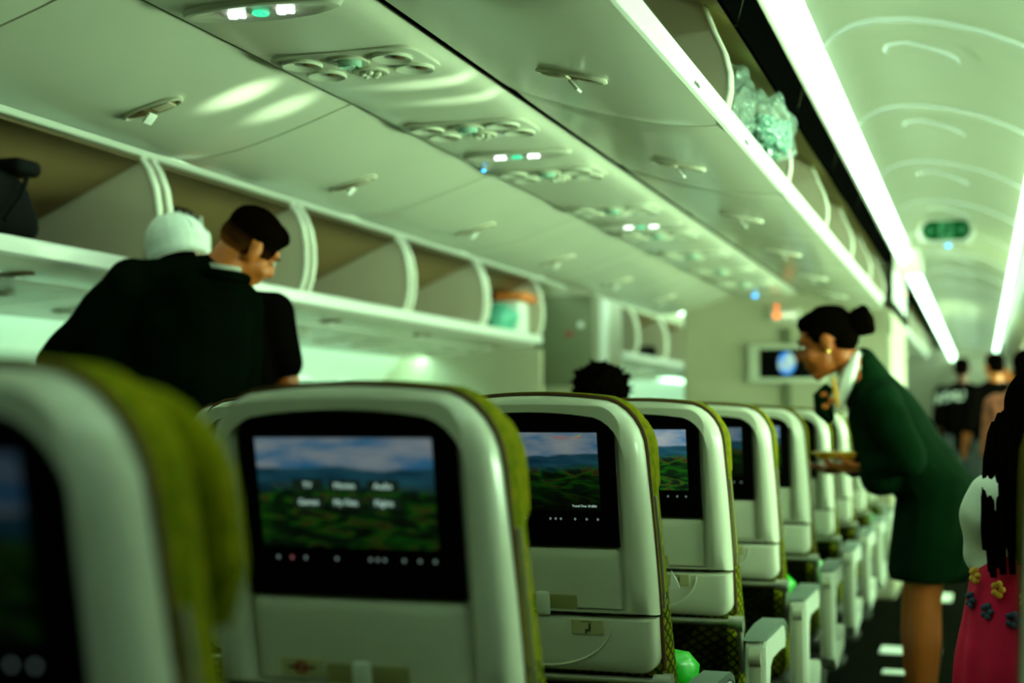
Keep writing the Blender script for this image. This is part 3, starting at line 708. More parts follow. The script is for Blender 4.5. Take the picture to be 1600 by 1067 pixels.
def seat_meshes():
    D = {}
    def keep(k, bm, m, smooth=True, angle=40, parent=None):
        bmesh.ops.recalc_face_normals(bm, faces=bm.faces)
        me = bpy.data.meshes.new(k); bm.to_mesh(me); bm.free()
        if smooth:
            for p in me.polygons: p.use_smooth = True
            me.set_sharp_from_angle(angle=math.radians(angle))
        me.materials.append(M[m]); D[k] = me
    A = (.2165, .762, 1.163, .085, .020); Rr = (.158, .770, 1.134, .036, .006); T_ = .012
    bm = bmesh.new()
    loft(bm, [lp(tomb(*A, taper=T_), .060), lp(tomb(*A, taper=T_), .038), lp(tomb(*A, inset=.003, taper=T_), .024), lp(tomb(*A, inset=.009, taper=T_), .012), lp(tomb(*A, inset=.018, taper=T_), .004), lp(tomb(*A, inset=.030, taper=T_), .0),
              lp(tomb(*Rr, inset=-.013), .001), lp(tomb(*Rr, inset=-.009), .005), lp(tomb(*Rr, inset=.0), .022), lp(tomb(*Rr, inset=.004), .030)], True, True)
    leanbm(bm); keep('back_shell', bm, 'shell', True, 50)
    # lower shell below the joint
    bm = bmesh.new()
    def low(inset):
        w_, z0, z1, r = .2145-inset, .652+inset, .757-inset*.3, .035
        pts = [(w_, z1), (-w_, z1)]
        pts = []
        for k in range(9): a = -PI/2+PI/2*k/8; pts.append((w_-r+r*math.cos(a), z0+r+r*math.sin(a)))
        pts.append((w_, z1)); pts.append((0, z1)); pts.append((-w_, z1))
        for k in range(9): a = PI+PI/2*k/8; pts.append((-w_+r+r*math.cos(a), z0+r+r*math.sin(a)))
        return pts
    loft(bm, [lp(low(0), .055), lp(low(0), .022), lp(low(.004), .008), lp(low(.014), .001), lp(low(.03), .0)]); leanbm(bm); keep('lower_shell', bm, 'shell', True, 50)
    # groove arc on the lower shell
    bm = bmesh.new(); pts = []
    for k in range(25):
        a = PI+PI*k/24; pts.append((.135*math.cos(a), -.0005, .748+.085*math.sin(a)))
    tube(bm, pts, .0022, 6); leanbm(bm); keep('tray_outline', bm, 'dividertrim')
    # tray panel in the recess
    bm = bmesh.new(); tr = (.152, .772, .884, .008, .0)
    loft(bm, [lp(tomb(*tr), .034), lp(tomb(*tr), .018), lp(tomb(*tr, inset=.003), .0145), lp(tomb(*tr, inset=.02), .012)]); leanbm(bm); keep('tray_table', bm, 'shell', True, 50)
    # latch pocket and latch
    bm = bmesh.new(); box(bm, (.010, .010, .782), (.118, .008, .030), .004); leanbm(bm); keep('latch_pocket', bm, 'shelldark', True, 30)
    bm = bmesh.new(); box(bm, (.006, .002, .780), (.026, .014, .046), .006, 3); leanbm(bm); keep('latch', bm, 'armwhite')
    # monitor
    bm = bmesh.new(); bz = (.1525, .887, 1.130, .030, .005)
    loft(bm, [lp(tomb(*bz), .034), lp(tomb(*bz), .016), lp(tomb(*bz, inset=.003), .0115), lp(tomb(*bz, inset=.008), .0105)]); leanbm(bm); keep('monitor', bm, 'bezel', True, 40)
    # screen with UVs
    me = bpy.data.meshes.new('screen'); x0, x1, z0, z1 = -.1245, .1245, .953, 1.096
    vs = [lean((x, y, z)) for y in (.0090, .0115) for x, z in ((x0, z0), (x1, z0), (x1, z1), (x0, z1))]
    me.from_pydata(vs, [], [(0, 1, 2, 3), (0, 4, 5, 1), (1, 5, 6, 2), (2, 6, 7, 3), (3, 7, 4, 0)])
    uv = me.uv_layers.new(name='UVMap')
    cor = [(0, 0), (1, 0), (1, 1), (0, 1)]
    for p in me.polygons:
        for li in p.loop_indices: uv.data[li].uv = cor[me.loops[li].vertex_index % 4]
    D['screen'] = me
    for i, x in enumerate((-.105, -.085, -.065, -.02, .028, .038, .048, .075, .097, .118)):
        bm = bmesh.new(); ellip(bm, (x, .0100, .938), (.0022, .0012, .0024), u=8, v=6)
        leanbm(bm); keep('touch_icon%d' % i, bm, 'iconred' if i == 1 else 'icon')
    # placards
    bm = bmesh.new(); box(bm, (-.085, .011, .789), (.060, .004, .026), .0015); leanbm(bm); keep('warning_placard', bm, 'placard', False)
    bm = bmesh.new(); box(bm, (-.085, .0085, .789), (.040, .001, .004)); leanbm(bm); keep('placard_bar', bm, 'ink', False)
    bm = bmesh.new(); tube(bm, [(-.085+.008*math.cos(a), .008, .789+.008*math.sin(a)) for a in [2*PI*k/16 for k in range(16)]], .0018, 6, closed=True); caps(bm, (-.091, .008, .795), (-.079, .008, .783), .0014, .0014, n=6); leanbm(bm); keep('prohibition_ring', bm, 'inkred')
    bm = bmesh.new(); box(bm, (.089, -.001, .739), (.060, .004, .028), .0015); leanbm(bm); keep('life_vest_placard', bm, 'placard', False)
    bm = bmesh.new()   # seated figure on the placard
    ellip(bm, (.094, -.0032, .744), (.0025, .0006, .0025), u=8, v=6); caps(bm, (.094, -.0032, .740), (.093, -.0032, .733), .0025, .0025, n=6); caps(bm, (.093, -.0032, .733), (.087, -.0032, .734), .002, .0018, n=6); caps(bm, (.087, -.0032, .734), (.086, -.0032, .728), .0016, .0016, n=6)
    for k in range(5): box(bm, (.080+.0042*k, -.0032, .7495-.0006*abs(k-2)), (.003, .0006, .0018))
    leanbm(bm); keep('pictogram', bm, 'ink')
    # cushions
    def cush(z): return .118 + max(0, .95-z)*.13
    bm = bmesh.new(); C0 = (.2195, .46, 1.168, .085, .020); loops = []
    for ins, y in ((.016, .044), (.004, .050), (.0, .060)): loops.append(lp(tomb(*C0, inset=ins, taper=.012), y))
    for f, ins in ((.25, -.002), (.5, -.004), (.75, -.003), (.9, .004), (1.0, .018), (1.03, .05)):
        o = tomb(*C0, inset=ins, taper=.012)
        loops.append([(x*(1+max(0, .86-z)*.06), .060+(cush(z)-.060)*f, z) for x, z in o])
    loft(bm, loops); leanbm(bm); keep('backrest_cushion', bm, 'fabric', True, 60)
    bm = bmesh.new()   # winged headrest
    loops = []
    H0 = (.203, .955, 1.150, .075, .015)
    for y, ins in ((.095, .006), (.108, -.003), (.124, -.006), (.138, .002), (.146, .02)):
        loops.append([(x, y+.012*(abs(x)/.2)**3, z) for x, z in tomb(*H0, inset=ins, )])
    loft(bm, loops); leanbm(bm)
    for v in bm.verts:
        if v.co.z < 1.0: v.co.x *= 1-.10*(1.0-v.co.z)/.05
    keep('headrest', bm, 'fabric', True, 60)
    bm = bmesh.new(); o = [p for p in tomb(.2185, .655, 1.1665, .085, .020, taper=.012)][:-5]; tube(bm, [(x, .051, z) for x, z in o], .0042, 6); leanbm(bm); keep('piping', bm, 'piping')
    bm = bmesh.new(); pts = [(x, .066, z) for x, z in tomb(.2215, .77, 1.1685, .085, .020, taper=.012)[:7] if z < 1.02]; tube(bm, pts, .003, 6); leanbm(bm); keep('zip', bm, 'zip')
    # pan
    bm = bmesh.new(); box(bm, (0, .315, .415), (.450, .50, .11), .04, 4); keep('seat_cushion', bm, 'fabric', True, 60)
    bm = bmesh.new(); box(bm, (0, .30, .335), (.45, .46, .05), .01); box(bm, (0, .10, .28), (.46, .05, .05), .02); box(bm, (0, .46, .28), (.46, .05, .05), .02); keep('seat_frame', bm, 'darkmetal')
    for s, nm in ((-1, 'leg_a'), (1, 'leg_b')):
        bm = bmesh.new(); tube(bm, [(s*.14, .12, .27), (s*.14, .10, .02)], .02, 8); tube(bm, [(s*.14, .45, .27), (s*.14, .18, .03)], .016, 8); box(bm, (s*.14, .14, .012), (.05, .22, .024), .008); keep(nm, bm, 'darkmetal')
    # literature pocket
    bm = bmesh.new(); box(bm, (0, .050, .54), (.40, .012, .22), .005); leanbm(bm)
    keep('literature_pocket', bm, 'pocket')
    # tray hinge bar with its side bracket
    bm = bmesh.new(); tube(bm, [(-.225, .028, .640), (.225, .028, .640)], .0085, 10); tube(bm, [(.208, .028, .640), (.238, .028, .640)], .016, 16); keep('tray_bar', bm, 'steel')
    bm = bmesh.new(); box(bm, (.234, .066, .572), (.012, .030, .11), .006, 3); vs = bm.verts
    for v in vs: v.co.y -= .035*max(0, (v.co.z-.56)/.06)
    tube(bm, [(.226, .028, .638), (.242, .028, .638)], .020, 18); keep('tray_bracket', bm, 'steel')
    # armrest
    def arm(s):
        x = .268 if s > 0 else -.2525; wd = .024 if s > 0 else .019
        bm = bmesh.new(); pr = [(.035, .300), (.035, .585), (.045, .598), (.36, .598), (.392, .585), (.400, .552), (.385, .530), (.33, .540), (.16, .545), (.118, .530), (.105, .49), (.105, .36), (.15, .33), (.40, .37), (.42, .34), (.38, .29), (.10, .255)]
        loft(bm, [[(x+dx, y, z) for y, z in pr] for dx in (-wd, wd)]); bmesh.ops.bevel(bm, geom=[e for e in bm.edges if abs(e.verts[0].co.x-e.verts[1].co.x) < 1e-5], offset=.004, segments=2, affect='EDGES'); body = bm
        keep('armrest%d' % s, body, 'armwhite', True, 35)
        bm = bmesh.new(); pr = [(.030, .599), (.06, .609), (.20, .617), (.34, .613), (.385, .598), (.404, .570), (.402, .556), (.378, .588), (.33, .600), (.05, .600)]
        loft(bm, [[(x+dx, y, z) for y, z in pr] for dx in (-wd-.003, -wd+.002, wd-.002, wd+.003)]); keep('arm_pad%d' % s, bm, 'armpad', True, 50)
        bm = bmesh.new(); tube(bm, [(x-.014, .040, .560), (x+.014, .040, .560)], .022, 20); box(bm, (x, .034, .42), (.030, .010, .24), .003); keep('arm_hinge%d' % s, bm, 'armgrey', True, 35)
    arm(1); arm(-1)
    return D
SM = seat_meshes()
def part(k, parent, name=None, label=None):
    o = bpy.data.objects.new(name or k, SM[k]); COL.objects.link(o); o.parent = parent
    if label: o['label'] = label
    return o
def make_seat(right_arm=True):
    t = bpy.data.objects.new('passenger_seat', None); COL.objects.link(t); t.empty_display_size = .1
    sh = part('back_shell', t, label='white plastic back shell')
    part('lower_shell', t); part('tray_outline', t)
    tr = part('tray_table', t); part('latch_pocket', tr); part('latch', tr)
    mo = part('monitor', t, 'monitor', 'black seat back monitor'); part('screen', mo); [part('touch_icon%d' % i, mo, 'touch_icon') for i in range(10)]
    wp = part('warning_placard', t); part('placard_bar', wp); part('prohibition_ring', wp)
    lv = part('life_vest_placard', t); part('pictogram', lv)
    bc = part('backrest_cushion', t, label='olive green fabric cushion'); part('piping', bc); part('zip', bc)
    part('headrest', t, label='olive winged headrest'); part('seat_cushion', t); part('seat_frame', t); part('leg_a', t, 'leg'); part('leg_b', t, 'leg')
    part('literature_pocket', t); part('tray_bar', t); part('tray_bracket', t, 'tray_bracket', 'silver tray bracket')
    for s in ((1, -1) if right_arm else (-1,)):
        a = part('armrest%d' % s, t, 'armrest', 'white armrest with grey pad'); part('arm_pad%d' % s, a, 'arm_pad'); part('arm_hinge%d' % s, a, 'arm_hinge')
    return t
aisle_proto = make_seat(True); mid_proto = make_seat(False)
def find(o, nm):
    for c in o.children:
        if c.name.split('.')[0] == nm: return c
        r = find(c, nm)
        if r: return r
def set_screen(seat, m):
    s = find(seat, 'screen'); s.data = s.data.copy(); s.data.materials.clear(); s.data.materials.append(M[m])
for k, m_ in (('a', 'scr_dim'), ('b', 'scr_menu'), ('c', 'scr_logo'), ('d', 'scr_bright')):
    me = SM['screen'].copy(); me.materials.clear(); me.materials.append(M[m_]); SM['screen_'+k] = me
SX = (-.785, -1.29, -1.795)
ROWY = [.925+.81*k for k in range(10)]
rowname = ['nearest row', 'second row', 'third row', 'fourth row', 'fifth row', 'sixth row', 'seventh row', 'eighth row', 'ninth row', 'front row at bulkhead']
scrn = ['a', 'b', 'c', 'd', 'c', 'd', 'c', 'a', 'c', 'a']
extra = ['cut by the left picture edge', 'screen with six menu words', 'screen with a logo in the sky', 'screen with bright green fields', 'screen half hidden', '', '', '', '', '']
seats = {}
first = {0: True, 1: True}
for r, y in enumerate(ROWY):
    for c in range(3):
        if r == 0 and c > 1: continue
        pr = aisle_proto if c == 0 else mid_proto
        key = 0 if c == 0 else 1
        if first[key]: s = pr; first[key] = False
        else: s = dup_tree(pr)
        s.location = (SX[c], y, 0)
        pos = ('right aisle seat of the centre block', 'middle seat of the centre block', 'left aisle seat of the centre block')[c]
        lb = 'green and white %s, %s' % (pos, rowname[r])
        if c == 0 and extra[r]: lb = 'green and white aisle seat, %s, %s' % (rowname[r], extra[r])
        tag(s, lb, 'seat', 'seats of the centre block')
        sc = find(s, 'screen'); sc.data = SM['screen_'+(scrn[r] if c == 0 else 'ab'[(r+c) % 2])]
        seats[(r, c)] = s
for r, y in enumerate((1.62, 3.35, 4.16, 4.97, 5.78)):
    s = dup_tree(aisle_proto); s.location = (.25 if r == 0 else .285, y, 0)
    for ch in list(s.children):
        if ch.name.startswith('armrest') and ch.data.name.startswith('armrest1'):
            for g in list(ch.children): bpy.data.objects.remove(g)
            bpy.data.objects.remove(ch)
    tag(s, ('dark edged seat at the right picture edge, nearest of the right block', 'right block seat just beyond the red skirt', 'right block seat, second beyond the red skirt', 'right block seat, third beyond the red skirt', 'right block seat, fourth beyond the red skirt')[r], 'seat', 'seats of the right block')
h = find(seats[(0, 0)], 'headrest'); h.scale = (1.07, 1.15, 1)
# words on the screens
def mon_text(seat, s, x, z, size, m, align='CENTER', nm='screen_text', y=.0080):
    mo = find(seat, 'monitor')
    mt = Matrix.Translation(lean((x, y, z))) @ Matrix.Rotation(PI/2+math.radians(12), 4, 'X')
    return text(nm, s, size, m, mo, mt, .0002, align)
def mon_box(seat, x, z, w_, h_, m, nm, y=.0086):
    bm = bmesh.new(); box(bm, (x, y, z), (w_, .0004, h_)); leanbm(bm); return obj(nm, bm, m, find(seat, 'monitor'), False)
B, C_, D_ = seats[(1, 0)], seats[(2, 0)], seats[(3, 0)]
for x, z, s_ in ((-.053, 1.034, 'TV'), (.0, 1.034, 'Movies'), (.054, 1.034, 'Audio'), (-.053, 1.012, 'Games'), (.0, 1.012, 'My Files'), (.054, 1.012, 'Flights')):
    mon_box(B, x, z, .044, .016, 'darkbutton', 'menu_button'); mon_text(B, s_, x, z, .0105, 'menutext', nm='menu_word')
for x, z, s_ in ((-.022, 1.040, 'Audio'), (-.020, 1.024, 'Kids Club')):
    mon_box(D_, x, z, .030, .010, 'darkbutton', 'menu_button'); mon_text(D_, s_, x, z, .008, 'menutext', nm='menu_word')
mon_text(C_, 'Travel Time  01:00H', .118, .962, .0055, 'menutext', 'RIGHT', 'screen_caption')
mon_text(C_, 'Ethiopian', .058, 1.087, .008, 'logored', nm='logo_word')
mo = find(C_, 'monitor')
for q, (m_, dz) in enumerate((('logored', 0), ('logoyel', .002), ('logogrn', .004))):
    bm = bmesh.new(); vs = [bm.verts.new(p) for p in ((.076, .0082, 1.084+dz*.4), (.093, .0082, 1.087+dz*1.1), (.094+.002*q, .0082, 1.0895+dz*1.2))]; bm.faces.new(vs); 
    r_ = bmesh.ops.extrude_face_region(bm, geom=bm.faces[:]); bmesh.ops.translate(bm, vec=(0, .0004, 0), verts=[v for v in r_['geom'] if isinstance(v, bmesh.types.BMVert)]); leanbm(bm); obj('logo_feather', bm, m_, mo, False)
# bright green plastic pouches left on the seats
def pouch(loc, sc, rot, label):
    bm = bmesh.new()
    pts = [(-.5, 0), (-.52, .55), (-.40, .98), (-.1, 1.05), (.35, .92), (.5, .80), (.46, .3), (.38, 0)]
    rows = []
    for y, k in ((-.5, .55), (-.32, .92), (0, 1.05), (.32, .92), (.5, .5)):
        rows.append([(x*k+.05*math.sin(9*z+5*y), y+.08*math.sin(7*x+3*z), z*(1-.12*abs(y))+.05*math.sin(6*x+4*y)) for x, z in pts])
    loft(bm, rows); bmesh.ops.subdivide_edges(bm, edges=bm.edges, cuts=1, use_grid_fill=True)
    bmesh.ops.scale(bm, vec=sc, verts=bm.verts); bmesh.ops.rotate(bm, cent=(0, 0, 0), matrix=Matrix.Rotation(rot, 3, 'Z'), verts=bm.verts)
    o = obj('plastic_pouch', bm, 'pouch', None, True, loc, 70)
    tag(o, label, 'bag', 'green plastic pouches on the seats')
pouch((-.650, 2.96, .472), (.145, .13, .170), .2, 'bright green plastic pouch standing behind the third seat, nearest of the pouches')
pouch((-.66, 4.62, .472), (.16, .14, .165), -.2, 'bright green plastic pouch on seat ahead of the fifth row')
pouch((-.66, 5.50, .472), (.15, .13, .13), .3, 'green plastic pouch on seat ahead of the sixth row')
pouch((-.64, 7.90, .472), (.2, .16, .14), -.1, 'small distant green plastic pouch near the tray, farther left')
pouch((-.60, 8.62, .472), (.18, .16, .13), -.1, 'small distant green plastic pouch nearest the bulkhead')

t = thing('paper', 'small white paper corner sticking out beside the third seat', 'paper', (-.552, 2.655, .80))
bm = bmesh.new(); vs = [(-.012, 0, 0), (.006, .003, .003), (.003, .005, .014), (-.010, .004, .036)]
loft(bm, [[Vector(p) for p in vs], [Vector(p)+Vector((0, .0015, 0)) for p in vs]]); obj('sheet', bm, 'white', t, False)

# ------------------------------------------------------------------ luggage and bags in the bins
def blob_bag(nm, label, loc, r, m, cat='bag', extra=None, seed=0, rough=.02):
    rnd = random.Random(seed); bm = bmesh.new(); ellip(bm, (0, 0, 0), r, u=24, v=16)
    ph = [rnd.uniform(0, 6) for _ in range(6)]
    for v in bm.verts:
        p = v.co; k = 1+rough/min(r)*(math.sin(p.x*40+ph[0])*math.sin(p.z*37+ph[1])+.6*math.sin(p.y*55+ph[2]+p.z*30))
        v.co = p*k
        if v.co.z < -r[2]*.8: v.co.z = -r[2]*.8
    o = obj(nm, bm, m, None, True, loc, 180); tag(o, label, cat); return o
t = thing('backpack', 'tall black backpack in the nearest visible left window bin', 'backpack', (-2.80, 3.50, 1.642))
bm = bmesh.new(); box(bm, (0, -.06, .11), (.26, .26, .22), .07, 4)
for v in bm.verts: v.co.y += .05*(.11-v.co.z)/.11; v.co.x += .02*math.sin(v.co.y*20)
obj('body', bm, 'bagblack', t)
bm = bmesh.new(); box(bm, (.03, .03, .225), (.20, .12, .05), .02, 3); obj('top_flap', bm, 'bagblack', t)
bm = bmesh.new(); tube(bm, [(.14, -.1, .05), (.155, -.05, .12), (.14, 0, .19)], .008, 8); obj('strap', bm, 'bagblack', t)
t = thing('cabin_bag', 'black and white bag in left window bin above the white cap', 'bag', (-2.86, 4.52, 1.642))
bm = bmesh.new(); box(bm, (0, 0, .13), (.26, .30, .26), .08, 4); obj('body', bm, 'bagblack', t)
bm = bmesh.new(); box(bm, (.085, .15, .11), (.08, .06, .16), .03, 3); obj('white_panel', bm, 'white', t)
for q in range(5):
    bm = bmesh.new(); tube(bm, [(.128, -.12+.05*q, .05), (.132, -.10+.05*q, .14), (.11, -.09+.05*q, .23)], .004, 6); obj('piping', bm, 'white', t)
blob_bag('plastic_bag', 'teal plastic bag at the far end of the left window bins', (-2.76, 8.12, 1.715), (.10, .16, .10), 'tealbag', seed=3, rough=.012)
t = thing('box', 'orange and white carton at the far end of the left window bins', 'box', (-2.78, 8.38, 1.80))
bm = bmesh.new(); box(bm, (0, 0, -.05), (.18, .22, .20), .02); obj('carton', bm, 'white', t)
bm = bmesh.new(); box(bm, (.03, .02, .075), (.18, .30, .05), .012); obj('orange_lid', bm, 'orange', t)
blob_bag('plastic_bag', 'small pale bag in the distant window bin past the grey cabinet', (-2.80, 10.6, 1.73), (.10, .14, .10), 'tealbag', seed=5, rough=.012)
blob_bag('bag', 'dark bag lying in the distant window bin past the pale bag', (-2.80, 12.3, 1.70), (.12, .25, .075), 'bagblack', seed=6, rough=.01)
# crumpled clear bag in the open centre bin
t = thing('plastic_bag', 'crumpled clear plastic bag hanging out of the open centre bin', 'bag', (-.60, 3.90, 1.86))
rnd = random.Random(11)
def crumple(c, r, seed, amp):
    rr = random.Random(seed); bm = bmesh.new(); bmesh.ops.create_icosphere(bm, subdivisions=4, radius=1)
    dirs = [Vector((rr.gauss(0, 1), rr.gauss(0, 1), rr.gauss(0, 1))).normalized() for _ in range(46)]
    for v in bm.verts:
        p = v.co.normalized(); k = 1
        ds = sorted((p-d).length for d in dirs); k += amp*((ds[1]-ds[0])*1.6-.25)
        v.co = Vector((p.x*r[0]*k, p.y*r[1]*k, p.z*r[2]*k)) + Vector(c)
    return bm
bm = crumple((.035, .17, .070), (.058, .17, .055), 1, .55); obj('contents', bm, 'bagcontents', t, angle=15)
bm = crumple((.035, .14, .085), (.068, .24, .085), 2, .45); obj('film', bm, 'clearbag', t, angle=15)
bm = crumple((-.015, -.13, .105), (.055, .13, .105), 4, .30); obj('film', bm, 'clearbag', t, angle=15)

# ------------------------------------------------------------------ people
def frame(fwd, up):
    f = Vector(fwd).normalized(); u = Vector(up); u = (u-f*u.dot(f)).normalized(); r = f.cross(u)
    return Matrix((r, f, u)).transposed()       # local x right, y forward, z up
def add_head(bm, c, R3):
    c = Vector(c); q = lambda p: c + R3 @ Vector(p)
    def e(p, r): ellip(bm, q(p), r, rot=R3)
    e((0, -.012, .040), (.074, .094, .082)); e((0, .028, -.035), (.056, .062, .074)); e((0, .062, -.096), (.024, .024, .020))
    caps(bm, q((0, .088, .016)), q((0, .106, -.020)), .009, .014); e((0, .096, -.026), (.019, .012, .010))
    e((0, .074, .034), (.050, .018, .013)); e((0, .086, -.053), (.023, .012, .008)); e((0, .083, -.068), (.020, .012, .009))
    for s in (-1, 1):
        e((s*.036, .058, -.028), (.026, .028, .026)); e((s*.078, -.008, -.004), (.010, .020, .032)); e((s*.072, -.004, -.026), (.010, .012, .014))
def add_eyes(c, R3, parent):
    c = Vector(c)
    for s in (-1, 1):
        bm = bmesh.new(); ellip(bm, c + R3 @ Vector((s*.030, .079, .010)), (.011, .009, .006), rot=R3, u=12, v=8); obj('eye', bm, 'white', parent)
        bm = bmesh.new(); caps(bm, c + R3 @ Vector((s*.016, .093, .032)), c + R3 @ Vector((s*.048, .080, .034)), .004, .003, n=8); obj('eyebrow', bm, 'hair', parent)
def hand(bm, wrist, dirv, palm_n, side, curl=.5, L=.18):
    """palm and five fingers; dirv along the hand, palm_n out of the palm, side = thumb side vector sign"""
    d = Vector(dirv).normalized(); n = Vector(palm_n); n = (n-d*n.dot(d)).normalized(); s = d.cross(n)*side; wv = Vector(wrist)
    caps(bm, wv+d*.015, wv+d*.075, .030, .036, side=s, fx=1.1, fy=.5)
    lens = (.070, .078, .073, .058)
    for i, l in enumerate(lens):
        b = wv + d*(.092-.004*abs(i-1)) + s*(.030-.020*i)
        p = b; a = curl*.5
        for j, (k, r) in enumerate(((.45, .0092), (.32, .0082), (.23, .0074))):
            dd = d*math.cos(a)+n*math.sin(a); q = p+dd*l*k; caps(bm, p, q, r, r*.92, n=10); p = q; a += curl*.75
    b = wv + d*.030 + s*.030; dd = (d*.75+s*.55+n*.35).normalized(); q = b+dd*.036; caps(bm, b, q, .012, .0105, n=10)
    dd2 = (d*.85+s*.1+n*.5).normalized(); caps(bm, q, q+dd2*.030, .0102, .0088, n=10)
def limb(bm, pts, rs, side=None, fx=1, fy=1):
    for (a, b), (r0, r1) in zip(zip(pts, pts[1:]), zip(rs, rs[1:])): caps(bm, a, b, r0, r1, side, fx, fy)

# --- steward in black jacket, left aisle, seen from behind
def steward():
    t = thing('person', 'person in a black jacket seen from behind, bending in the left aisle', 'person', (-2.30, 3.80, 0))
    O = Vector((-2.30, 3.80, 0)); P = lambda x, y, z: Vector((x, y, z))-O
    hc = P(-2.112, 3.84, 1.638); Rh = frame((.42, .70, -.52), (.50, .12, .82))
    neck = P(-2.19, 3.80, 1.555); ls = P(-2.43, 3.70, 1.525); rs = P(-2.165, 3.87, 1.46)
    hip = P(-2.33, 3.70, .95); le = P(-2.66, 3.66, 1.29); re = P(-2.20, 3.95, 1.20); lw = P(-2.72, 3.86, 1.12); rw = P(-2.25, 4.15, 1.10)
    bm = bmesh.new(); add_head(bm, hc, Rh); caps(bm, hc+Rh @ Vector((0, -.03, -.04)), neck, .056, .062)
    chest = P(-2.28, 3.78, 1.36)
    limb(bm, [neck, chest, hip], [.07, .14, .13], side=(1, .3, 0), fx=1.15, fy=.75)
    for s_, e_, w_ in ((ls, le, lw), (rs, re, rw)):
        limb(bm, [s_, e_], [.058, .044]); limb(bm, [e_, w_], [.043, .030])
    hand(bm, lw, (.0, .9, -.3), (.6, 0, -.5), 1, .5); hand(bm, rw, (-.2, .9, -.3), (-.6, 0, -.5), -1, .5)
    for s in (-1, 1):
        h_ = hip+Vector((s*.09, .02, -.02)); k_ = P(-2.32+s*.10, 3.80, .50); a_ = P(-2.32+s*.10, 3.74, .09)
        limb(bm, [h_, k_, a_], [.085, .058, .040]); caps(bm, a_+Vector((0, -.02, -.05)), a_+Vector((0, .15, -.06)), .034, .03, side=(1, 0, 0), fx=1.2, fy=.8)
    remesh('body', bm, 'skin_tan', .008, 5, t); add_eyes(hc, Rh, t)
    # jacket
    bm = bmesh.new()
    limb(bm, [P(-2.25, 3.785, 1.46), P(-2.275, 3.77, 1.34), P(-2.295, 3.74, 1.15), P(-2.31, 3.72, .90)], [.150, .172, .178, .190], side=(1, .35, 0), fx=1.12, fy=.72)
    caps(bm, neck+Vector((-.01, -.01, -.045)), P(-2.24, 3.78, 1.44), .085, .13, side=(1, .35, 0), fx=1.15, fy=.8)
    caps(bm, ls, rs, .075, .080); caps(bm, ls, neck, .075, .07); caps(bm, rs, neck, .075, .07)
    limb(bm, [ls, le], [.082, .066]); limb(bm, [le, lw], [.064, .048]); limb(bm, [rs, re], [.082, .066]); limb(bm, [re, rw], [.064, .048])
    caps(bm, ls+Vector((-.02, 0, -.06)), P(-2.52, 3.67, 1.22), .07, .09)      # cloth hanging below the raised arm
    remesh('jacket', bm, 'jacketblk', .010, 8, t, lambda p: .004*math.sin(p.x*38+p.z*16)*math.sin(p.z*9+1))
    bm = bmesh.new(); pts = []
    ax = (hc-neck).normalized()
    nb = neck+Vector((.012, .0, .012)); F3 = frame((.6, .75, -.1), (ax.x*.6, ax.y, 1))
    for k in range(20): a = 2*PI*k/20; pts.append(nb + F3 @ Vector((.066*math.cos(a), .064*math.sin(a), .0)))
    loft(bm, [[p+F3 @ Vector((0, 0, z)) for p in pts] for z in (-.02, .018)], False, False)
    r_ = bmesh.ops.solidify(bm, geom=bm.faces[:], thickness=.004); lab(obj('shirt_collar', bm, 'white', t), 'white shirt collar')
    bm = bmesh.new(); pts = [nb + F3 @ Vector((.076*math.cos(2*PI*k/20), .074*math.sin(2*PI*k/20), -.012)) for k in range(20)]
    tube(bm, pts, .016, 8, closed=True); obj('jacket_collar', bm, 'jacketblk', t)
    bm = bmesh.new()
    for s in (-1, 1):
        k_ = P(-2.32+s*.10, 3.80, .50); limb(bm, [hip+Vector((s*.09, .02, 0)), k_, P(-2.32+s*.10, 3.74, .07)], [.105, .08, .075])
    caps(bm, hip+Vector((-.1, 0, 0)), hip+Vector((.1, 0, 0)), .12, .12); remesh('trousers', bm, 'jacketblk', .012, 6, t)
    for s in (-1, 1):
        bm = bmesh.new(); caps(bm, P(-2.32+s*.10, 3.72, .045), P(-2.32+s*.10, 3.90, .035), .044, .036, side=(1, 0, 0), fx=1.1, fy=.95); remesh('shoe', bm, 'shoe', .008, 3, t)
    bm = bmesh.new(); q = lambda p: hc + Rh @ Vector(p)
    ellip(bm, q((0, -.016, .056)), (.077, .096, .074), rot=Rh); ellip(bm, q((0, -.040, .012)), (.071, .069, .060), rot=Rh); ellip(bm, q((0, .012, .03)), (.0765, .062, .05), rot=Rh); ellip(bm, q((0, .038, .085)), (.055, .05, .035), rot=Rh)
    fm = mat('fade_haircut', (.004, .002, .001), .7, .0); nt = fm.node_tree; tc = nt.nodes.new('ShaderNodeTexCoord')
    dt = nt.nodes.new('ShaderNodeVectorMath'); dt.operation = 'DOT_PRODUCT'; up = Rh.col[2]; dt.inputs[1].default_value = tuple(up)
    nt.links.new(tc.outputs['Object'], dt.inputs[0]); mr = nt.nodes.new('ShaderNodeMapRange'); z0 = hc.dot(up)
    mr.inputs['From Min'].default_value = z0-.05; mr.inputs['From Max'].default_value = z0+.035; nt.links.new(dt.outputs['Value'], mr.inputs['Value'])
    cr = nt.nodes.new('ShaderNodeValToRGB'); cr.color_ramp.elements[0].color = (.40, .11, .016, 1); cr.color_ramp.elements[1].color = (.003, .0015, .0005, 1)
    e_ = cr.color_ramp.elements.new(.5); e_.color = (.055, .018, .004, 1)
    nt.links.new(mr.outputs[0], cr.inputs['Fac']); nt.links.new(cr.outputs['Color'], nt.nodes['Principled BSDF'].inputs['Base Color'])
    remesh('hair', bm, fm, .007, 4, t, lambda p: .0015*math.sin(p.x*160)*math.sin(p.y*150)*math.sin(p.z*170))
steward()

